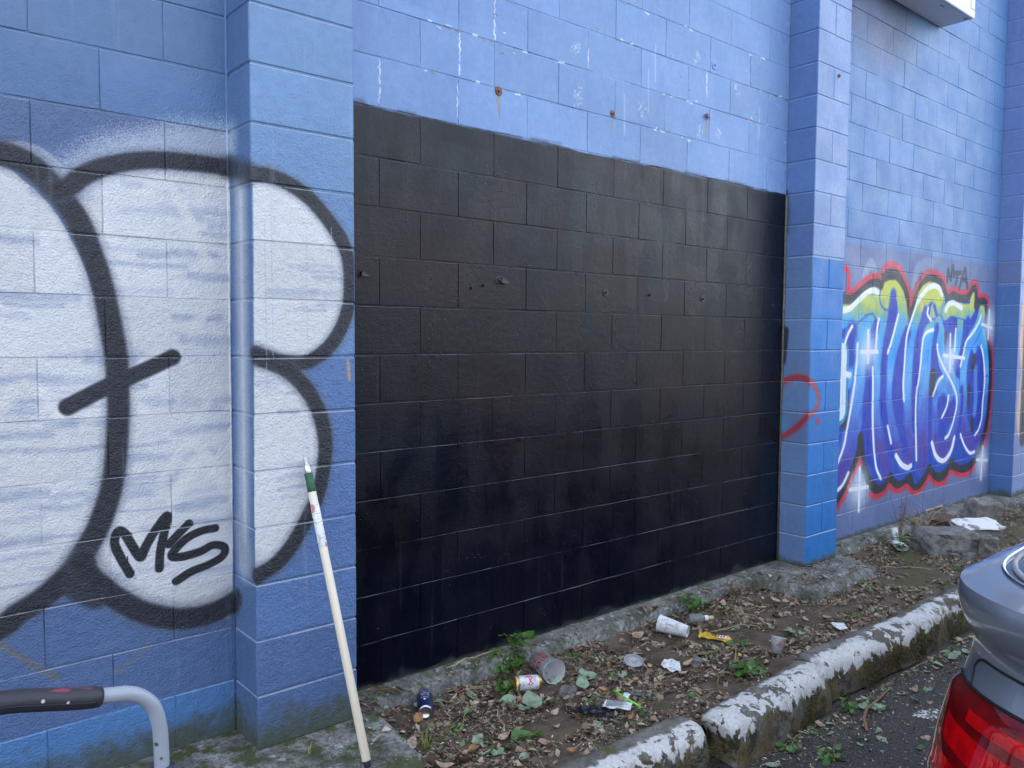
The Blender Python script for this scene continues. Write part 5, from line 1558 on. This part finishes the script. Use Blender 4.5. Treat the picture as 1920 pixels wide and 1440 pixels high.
wchunk.bs(Base__Color=wchunk.mix(wchunk.ma('MULTIPLY', wchunk.ramp(w1, .60, .52), wchunk.ramp(nz_, .2, .5)), wchunk.mix(w2, (.14, .13, .12), (.30, .29, .27)), (.74, .74, .74)), Roughness=.9, Normal=wchunk.bump(w2, .006))
brownst = plain('brown_stone', (92, 76, 64), .9, .35, 40, .006)
def stone(name, label, loc, size, yaw, mat, seed, z=None, tilt=0, rough=.16):
    x, y = loc
    o = obj(name, stone_mesh(name, *size, mat, seed, rough), None, (x, y, (gz(x, y) if z is None else z) - .012), (tilt, 0, yaw))
    tag(o, label, 'rubble')
    return o
stone('concrete_chunk', 'large squared grey concrete chunk lying near the right wall', (4.42, -.47), (.40, .26, .17), -.62, chunk.m, 3, rough=.10)
stone('concrete_chunk', 'small round-ended grey chunk touching the large squared chunk', (4.50, -.74), (.12, .12, .15), .3, chunk.m, 8)
stone('concrete_chunk', 'white painted kerb fragment lying tilted behind the large grey chunk', (5.02, -.45), (.38, .20, .14), -.5, wchunk.m, 12, tilt=.3)
stone('concrete_chunk', 'pale upright concrete slab at the back of the rubble heap', (5.42, -.34), (.30, .14, .26), -.3, chunk.m, 17, tilt=.2)
stone('brown_stone', 'dark brown stone behind the large grey chunk', (4.98, -.22), (.26, .18, .15), .2, brownst, 21)
stone('brown_stone', 'dark stone lying left of the white painted fragment', (4.76, -.30), (.16, .13, .10), .9, brownst, 25)
stone('pebble', 'grey pebble beside the mouth of the clear plastic cup', (.485, -.44), (.075, .06, .045), .4, chunk.m, 31)
stone('stone_shard', 'pale stone shard on the dirt right of the napkin', (1.19, -.61), (.055, .045, .05), .4, chunk.m, 33)
for k in range(7):
    stone('concrete_crumb', 'fist-sized concrete crumb at the foot of the large grey chunk', (4.16 + .07 * k + random.uniform(-.02, .02), -.52 - .045 * k + random.uniform(-.05, .05)), (.06, .05, .04), k, chunk.m, 40 + k)['group'] = 'crumbs at the large chunk'
splash_m = Mat('spilled_paint')
sw = splash_m.noise(splash_m.pos(), 60, 4, .7)
splash_m.bs(Base__Color=splash_m.mix(splash_m.ramp(sw, .45, .52), (.72, .73, .74), (.08, .08, .08)), Roughness=.8)
sheet('paint_splash', 'white splash of spilled paint on the asphalt left of the car', 'paint splash', [((.055 + .035 * mnoise.noise((k * .9, 1, 1)) + .018 * (k % 2)) * math.cos(k * 2 * math.pi / 34) * 1.2, (.034 + .02 * mnoise.noise((k * .9, 5, 1)) + .012 * (k % 2)) * math.sin(k * 2 * math.pi / 34)) for k in range(34)], .0012, splash_m.m, (1.84, -1.44), -.6, .0012, lift=-.004, seed=6)

# ------------------------------------------------------------------ pole leaning on the left pilaster
wood = Mat('pale_wood')
wo_ = wood.objco()
wood.bs(Base__Color=wood.mix(wood.ramp(wood.noise(wood.scale(wo_, 260, 260, 6), 1.0, 4), .35, .65), lin((230, 221, 202)), lin((220, 208, 184))), Roughness=.45)
PB, PT = Vector((-0.5935, -0.560, 0.010)), Vector((-0.6505, -0.2185, 1.052))
pole = empty('extension_pole')
tag(pole, 'pale wooden paint pole with green band leaning on the left pilaster', 'pole')
PL = (PT - PB).length
place(pole, PB, PT - PB)
def rod(name, t0, t1, r0, r1, mat, n=20):
    lathe(name, [(.0001, t0), (r0 * .96, t0), (r0, t0 + .001), (r1, t1 - .001), (r1 * .96, t1), (.0001, t1)], mat, pole, n)
rod('end_cap', 0.0, .022, .012, .012, plain('navy_rubber', (22, 26, 44), .5))
rod('shaft', .022, PL * .885, .0155, .0150, wood.m, 24)
lab_w = Mat('pole_label')
lo_ = lab_w.objco()
lx_, ly_, lz_ = lab_w.xyz(lo_)
pr_ = lab_w.ramp(lab_w.noise(lab_w.scale(lo_, 60, 60, 160), 1.0, 2), .56, .60)
redm = lab_w.ramp(lab_w.noise(lab_w.scale(lo_, 30, 30, 22), 1.0, 1), .62, .66)
lab_w.bs(Base__Color=lab_w.mix(lab_w.ma('MULTIPLY', pr_, .6), lab_w.mix(redm, (.78, .79, .80), lin((206, 120, 120))), (.35, .36, .40)), Roughness=.5)
rod('paper_label', PL * .700, PL * .845, .0157, .0157, lab_w.m, 24)
rod('green_band', PL * .885, PL * .948, .0155, .0150, plain('green_sleeve', (28, 84, 62), .4, .2, 80))
rod('ferrule', PL * .948, PL * .975, .0120, .0112, alu)
rod('threaded_tip', PL * .975, PL, .0075, .0060, alu, 12)
for k in range(4):
    lathe('thread', [(.0074, PL * .978 + k * .0055), (.0090, PL * .978 + k * .0055 + .0018), (.0072, PL * .978 + k * .0055 + .0036)], alu, pole, 12)

# ------------------------------------------------------------------ step ladder with tube handrail, only its hoop in view
hoop = [(-1.556, -1.513, AZ + .015), (-1.556, -1.513, .30), (-1.556, -1.513, .70), (-1.557, -1.513, .79), (-1.560, -1.514, .825), (-1.569, -1.5155, .858), (-1.588, -1.5185, .882), (-1.612, -1.5225, .896), (-1.640, -1.527, .903), (-1.686, -1.535, .914), (-1.745, -1.545, .932), (-1.79, -1.553, .945)]
mid = Vector((-1.83, -1.5601, 0))
half = [Vector(q) for q in hoop]
other = []
for q in reversed(half):
    other.append(Vector((2 * mid.x - q.x, 2 * mid.y - q.y, q.z)))
greytube = Mat('grey_tube_paint')
gt = greytube.objco()
gsp = greytube.ma('MULTIPLY', greytube.ramp(greytube.vor(gt, 42), .22, .12), greytube.ramp(greytube.noise(gt, 9, 2), .48, .56))
gcol = greytube.mix(gsp, lin((150, 158, 170)), greytube.mix(greytube.ramp(greytube.noise(gt, 16, 1), .45, .55), lin((60, 88, 88)), lin((160, 60, 70))))
greytube.bs(Base__Color=gcol, Roughness=.35, Normal=greytube.bump(greytube.noise(gt, 60, 2), .0006))
foam = Mat('dark_grip')
fo = foam.objco()
f1 = foam.ma('MULTIPLY', foam.ramp(foam.vor(fo, 55), .20, .12), foam.ramp(foam.noise(fo, 14, 2), .52, .60))
f2 = foam.ramp(foam.noise(foam.scale(fo, 10, 30, 30), 1.0, 3), .54, .62, 0, .9)
foam.bs(Base__Color=foam.mix(f1, foam.mix(f2, lin((44, 44, 54)), lin((150, 60, 74))), lin((196, 196, 200))), Roughness=.5, Normal=foam.bump(foam.noise(fo, 40, 3), .002))
ladder = empty('step_ladder', (mid.x, mid.y, AZ))
tag(ladder, 'paint-spattered grey tube handrail with dark grip in front of the left wall', 'step ladder')
LO = Vector((mid.x, mid.y, AZ))
path = [q - LO for q in catmull([tuple(v) for v in half] + [tuple(v) for v in other], 4) for q in [Vector(q)]]
tube('rail', path, .0127, greytube.m, ladder, 16)
gp = [Vector(q) - LO for q in catmull([(-1.657, -1.530, .9065), (-1.70, -1.5375, .918), (-1.745, -1.545, .932), (-1.79, -1.553, .945), (-1.83, -1.5601, .950), (-1.87, -1.567, .945), (-1.95, -1.581, .920), (-2.003, -1.5901, .9065)], 5)]
V, F = tube_vf(gp, [.0165] + [.0178] * (len(gp) - 2) + [.0165], 20)
obj('grip', mesh('grip', V, F, foam.m, True), ladder)
tube('grip_seam', [q + Vector((0, -.0176, -.003)) for q in gp[1:-1]], .0012, blackpl, ladder, 5)
bluepl = plain('dark_blue_plastic', (30, 40, 72), .45, .15)
for sx_, q in ((1, half[0]), (-1, other[-1])):
    b = q - LO
    tube('collar', [(b.x, b.y, .66 - AZ), (b.x, b.y, .748 - AZ)], .019, bluepl, ladder, 14)
    tube('foot', [(b.x, b.y, 0.0), (b.x, b.y, .05)], .018, blackpl, ladder, 12)
    tube('rear_leg', [(b.x, b.y + .45, 0.0), (b.x, b.y + .03, .66 - AZ)], .012, greytube.m, ladder, 10)
for k, z in enumerate((.22, .46, .70)):
    V, F = boxvf(-.262, .262, .01 + .10 * k * .2, .24 - .04 * k, z + AZ - AZ - .02, z)
    o = obj('step', mesh('step', V, F, bluepl), ladder)
    o.rotation_euler = (0, 0, .17)

# ------------------------------------------------------------------ parked car, tail towards the viewer
CYC, HWID = -3.125, 0.925
LEV = [(-0.03, .86, -.10), (0.05, .99, -.19), (.15, 1.015, -.225), (.30, 1.025, -.235), (.40, 1.02, -.220), (.47, 1.0, -.200), (.54, .994, -.180), (.60, .984, -.160), (.65, .975, -.140), (.70, .966, -.118), (.735, .960, -.108), (.770, .957, -.112), (.795, .958, -.132), (.820, .962, -.155), (.85, .966, -.174), (.89, .971, -.186), (.912, .970, -.185), (.924, .967, -.181)]
def lev(z):
    for a, b in zip(LEV[:-1], LEV[1:]):
        if z <= b[0]:
            t = (z - a[0]) / (b[0] - a[0])
            return a[1] + (b[1] - a[1]) * t, a[2] + (b[2] - a[2]) * t
    return LEV[-1][1:]
XR, XF = 0.0, 4.55
LC, PE = .45, 2.6
def plan(u, hw, xr, xf=4.6):
    """outline of the body in plan: u 0 tail centre, 1 rear corner ends, 2 front corner begins, 3 nose centre; returns x and half width"""
    if u <= 1:
        v = math.sin(u * math.pi / 2) ** .9 if u < 1 else 1
        v = min(1, v)
        return xr + LC * (1 - max(0, 1 - v ** PE) ** (1 / PE)), hw * v
    if u <= 2:
        return xr + LC + (xf - .75 - xr - LC) * (u - 1), hw
    v = math.cos((u - 2) * math.pi / 2)
    v = max(0, v) ** .9
    return xf - .75 * (1 - max(0, 1 - v ** 2.3) ** (1 / 2.3)), hw * v
US = [k / 26 for k in range(26)] + [1 + k / 20 for k in range(20)] + [2 + k / 14 for k in range(15)]
ring = [(u, 1) for u in US] + [(u, -1) for u in reversed(US[1:-1])]
def fz(x, z):     # the nose is lower than the tail
    return z * (1 - .22 * sstep(3.0, 4.6, x)) if z > .3 else z
carpaint = Mat('blue_grey_car_paint')
fl_ = carpaint.noise(carpaint.objco(), 900, 1)
carpaint.bs(Base__Color=carpaint.mix(fl_, lin((116, 126, 142)), lin((136, 146, 162))), Metallic=.55, Roughness=.34, Coat__Weight=1.0, Coat__Roughness=.03)
carglass = plain('dark_car_glass', (18, 22, 26), .02, 0, 5, Coat__Weight=1.0, Coat__Roughness=.0, IOR=1.9)
chrome = plain('bright_trim', (230, 232, 235), .12, .02, 20, Metallic=1.0)
gap = plain('panel_gap', (10, 11, 14), .7, .1)
tyrem = plain('tyre_rubber', (26, 26, 27), .85, .2, 30)
rimm = plain('alloy', (170, 172, 176), .3, .05, 20, Metallic=.9)
car = empty('parked_car', (2.2, CYC, AZ))
tag(car, 'blue-grey car parked beside the kerb, tail light towards the viewer', 'car')
CO = Vector((2.2, CYC, AZ))
def cobj(name, V, F, mat, smooth=True, parent=None):
    return obj(name, mesh(name, [Vector(v) - CO for v in V], F, mat, smooth), parent or car)
V = []
for z, hw, xr in LEV:
    for u, s_ in ring:
        x, w = plan(u, hw, xr)
        V.append((x, CYC + s_ * w, fz(x, z)))
NR = len(ring)
F = [tuple(reversed(f)) for f in grid_faces(len(LEV), NR, closed_v=True)]
F = [f[::-1] for f in F]
F.append(tuple(range(NR)))
body = cobj('body', V, F, carpaint.m)
# upper body: deck, glass house and bonnet as one skin drawn in from the shoulder
def roof(x):
    xs_ = [-.2, 0, .25, .55, 1.0, 1.5, 2.0, 2.5, 2.9, 3.3, 3.8, 4.3, 4.7]
    zs_ = [.945, .98, 1.03, 1.09, 1.17, 1.235, 1.25, 1.20, 1.07, .90, .83, .76, .62]
    return float(np.interp(x, xs_, zs_))
TT = [0, .01, .02, .035, .05, .065, .078, .083, .11, .15, .20, .26, .34, .45, .58, .64, .645, .75, .88, 1.0]
def skin(u, s_, t, hw=.967, xr=-.181, off=0.0):
    x, w = plan(u, hw, xr)
    xm = min(max(x, .75), 3.9)
    xx = x + (xm - x) * t
    ww = w * (1 - t)
    zb = fz(x, .924)
    zc = roof(xx)
    k = math.sin(min(1, t / .62) * math.pi / 2) ** .9
    z = zb + (zc - zb) * k + .006 * math.sin(math.pi * min(1, t / .12))
    return Vector((xx, CYC + s_ * ww, z + off))
PV, GV = [], []
V = [skin(u, s_, t) for t in TT for u, s_ in ring]
Fp, Fg = [], []
for f in grid_faces(len(TT), NR, closed_v=True):
    i = f[0] // NR
    x = sum((V[k].x for k in f)) / 4
    g = TT[i] >= .083 and TT[i] < .64 and x < 3.15
    (Fg if g else Fp).append(f[::-1])
cobj('deck_and_roof', V, [f[::-1] for f in Fp], carpaint.m)
used = sorted({k for f in Fg for k in f}); mp = {k: i for i, k in enumerate(used)}
cobj('windows', [V[k] for k in used], [tuple(mp[k] for k in f[::-1]) for f in Fg], carglass)
def loop(t, off, umax=2.05):
    L = [skin(u, 1, t, off=off) for u in US if u <= umax]
    Rr = [skin(u, -1, t, off=off) for u in US[1:] if u <= umax]
    return list(reversed(Rr)) + L
q = loop(.0805, .003)
tube('window_trim', [v - CO for v in q], .0045, chrome, car, 8)
tube('window_seal', [v - CO for v in loop(.102, .003)], .007, plain('grey_seal', (120, 126, 134), .5), car, 8)
def bp(v, z, off=0.0, s_=1):
    """a point on the body; v 0..1 round the tail, above 1 metres along the side"""
    hw, xr = lev(z)
    u = v if v <= 1 else 1 + (v - 1) / 3.0
    x, w = plan(u, hw, xr)
    x2, w2 = plan(u + .004, hw, xr)
    x1, w1 = plan(max(0, u - .004), hw, xr)
    t = Vector((x2 - x1, (w2 - w1), 0)).normalized()
    n = Vector((-t.y, t.x, 0))
    return Vector((x + n.x * off, CYC + s_ * (w + n.y * off), z))
for s_ in (1, -1):
    g = [bp(v, .742, .0005, s_) for v in np.linspace(0, .70, 22)] + [bp(.70 + .06 * math.sin(a), .742 - .03 * (1 - math.cos(a)), .0005, s_) for a in np.linspace(.2, 1.57, 8)] + [bp(.760 - .004 * k, .712 - .009 * k, .0005, s_) for k in range(1, 6)]
    tube('shut_line', [q - CO for q in g], .0035, gap, car, 6)
# tail lights
red_house = plain('dark_red_reflector', (112, 5, 16), .3, .3, 25)
red_bar = Mat('red_light_bar')
ro = red_bar.objco()
red_bar.bs(Base__Color=red_bar.mix(red_bar.ramp(red_bar.noise(red_bar.scale(ro, 14, 14, 22), 1.0, 2), .3, .7), lin((214, 10, 26)), lin((168, 4, 18))), Roughness=.25)
lens = Mat('red_lens')
lens.bs(Base__Color=(1.0, .34, .36), Roughness=.02, Transmission__Weight=1.0, IOR=1.12, Coat__Weight=1.0, Coat__Roughness=.01)
def patch3(v0, v1, zlo, zhi, off, nv_=26, nz_=9, s_=1, thick=None):
    V = []
    for i in range(nv_ + 1):
        v = v0 + (v1 - v0) * i / nv_
        lo, hi = zlo(v), zhi(v)
        for j in range(nz_ + 1):
            z = lo + (hi - lo) * j / nz_
            o = off(v, j / nz_) if callable(off) else off
            V.append(bp(v, z, o, s_))
    F = grid_faces(nv_ + 1, nz_ + 1)
    return V, ([f[::-1] for f in F] if s_ > 0 else F)
ztop = lambda v: .668 - .035 * max(0, (.5 - v)) - .55 * max(0, v - .86) ** 1.3
zbot = lambda v: .430 - .02 * (1 - v)
edge = lambda a: (lambda v, j: a * math.sin(math.pi * min(1, max(0.02, j) / .96 if j < .96 else 1) * .5 + (0 if j < .96 else 1.2)) )
def dome(a, v0, v1):
    def fn(v, j):
        e = min(1, min(j, 1 - j) / .12, (v - v0) / .05, (v1 - v) / .05)
        return a * math.sqrt(max(0, e)) + .0004
    return fn
for s_ in (1, -1):
    tl = empty('tail_light'); tl.parent = car
    def lobj(name, vf, mat, smooth=True):
        return obj(name, mesh(name, [q - CO for q in vf[0]], vf[1], mat, smooth), tl)
    lobj('housing', patch3(.30, 1.16, zbot, ztop, .0006, s_=s_), red_house)
    lobj('lens', patch3(.298, 1.162, lambda v: zbot(v) - .003, lambda v: ztop(v) + .003, dome(.016, .298, 1.162), 40, 16, s_), lens.m)
    lobj('light_bar', patch3(.34, .70, lambda v: .605 + .02 * (v - .5), lambda v: .633 + .01 * (v - .5), .0045, 16, 4, s_), red_bar.m)
    lobj('light_bar', patch3(.34, .80, lambda v: .515 + .10 * (v - .5), lambda v: .580 + .05 * (v - .5), .0050, 18, 4, s_), red_bar.m)
    lobj('light_bar', patch3(.34, .86, lambda v: .445 + .05 * (v - .5), lambda v: .495 + .06 * (v - .5), .0045, 18, 4, s_), red_bar.m)
    for k in range(5):
        lobj('reflector', patch3(.84 + .012 * (k % 2), .93 + .03 * (k % 3), lambda v, k=k: .455 + .036 * k, lambda v, k=k: .480 + .036 * k, .0045, 6, 2, s_), red_bar.m)
    g = [bp(v, ztop(v) + .005, .002, s_) for v in np.linspace(.30, 1.16, 40)]
    tube('gasket', [q - CO for q in g], .004, gap, tl, 6)
# bumper seam, plate, exhaust trim, wheels, mirrors, door seams
for s_ in (1, -1):
    tube('bumper_seam', [bp(v, .405, .0005, s_) - CO for v in np.linspace(0, 1.25, 40)], .003, gap, car, 6)
    for xx in (1.15, 2.15, 3.2):
        tube('door_seam', [Vector((xx, CYC + s_ * (lev(z)[0] + .0005), z)) - CO for z in np.linspace(.05, .885, 14)], .003, gap, car, 5)
    m_ = stone_mesh('mirror', .16, .20, .13, carpaint.m, 3, .02, 0)
    o = obj('mirror', m_, car, Vector((2.95, CYC + s_ * 1.02, .88)) - CO)
V, F = boxvf(-.262, -.256, CYC - .26, CYC + .26, .50, .61)
cobj('number_plate', V, F, whitep, False)
for s_ in (1, -1):
    for xx in (.95, 3.75):
        wroot = empty('wheel'); wroot.parent = car
        wroot.location = Vector((xx, CYC + s_ * .905, AZ + .33)) - CO
        wroot.rotation_euler = (R(-90) * s_, 0, 0)
        lathe('arch_liner', [(.0001, .085), (.375, .085), (.375, .118), (.36, .122), (.36, .09)], gap, wroot, 40)
        lathe('tyre', [(.225, -.10), (.31, -.105), (.328, -.08), (.33, .08), (.31, .118), (.235, .122), (.225, .10)], tyrem, wroot, 40)
        lathe('rim', [(.0001, .105), (.05, .108), (.06, .095), (.19, .09), (.215, .112), (.23, .118), (.232, .09)], rimm, wroot, 40)
        for k in range(7):
            an = k * 2 * math.pi / 7
            tube('spoke', [(math.cos(an) * .05, math.sin(an) * .05, .105), (math.cos(an) * .21, math.sin(an) * .21, .108)], [.022, .014], rimm, wroot, 6)

# ------------------------------------------------------------------ building across the lot: out of the frame, its brown front is what the black paint mirrors
across = empty('brown_building', (2, -17, AZ))
tag(across, 'long brown brick building across the lot, mirrored dimly in the black wall', 'building')
brick = Mat('brown_brick')
bt_ = brick.n('TexBrick', Vector=brick.comb(brick.xyz(brick.objco())[0], brick.xyz(brick.objco())[2], 0.0), Scale=4.0, Color1=(.105, .080, .070), Color2=(.14, .108, .095), Mortar=(.20, .18, .16))
brick.bs(Base__Color=bt_.outputs[0], Roughness=.85)
V, F = boxvf(-34, 70, -9, 0, 0, 4.3)
obj('wall', mesh('wall', V, F, brick.m), across)
V, F = boxvf(-34.3, 70.3, -9.3, .3, 4.302, 4.6)
obj('roof', mesh('roof', V, F, roof_mat), across)
for k in range(16):
    x = -30 + k * 6
    V, F = boxvf(x - 1.2, x + 1.2, -.05, .03, 1.2, 3.2)
    w_ = obj('window', mesh('window', V, F, carglass), across)
    V, F = boxvf(x - 1.3, x + 1.3, -.05, .09, 1.08, 1.2)
    obj('sill', mesh('sill', V, F, white_metal), w_)
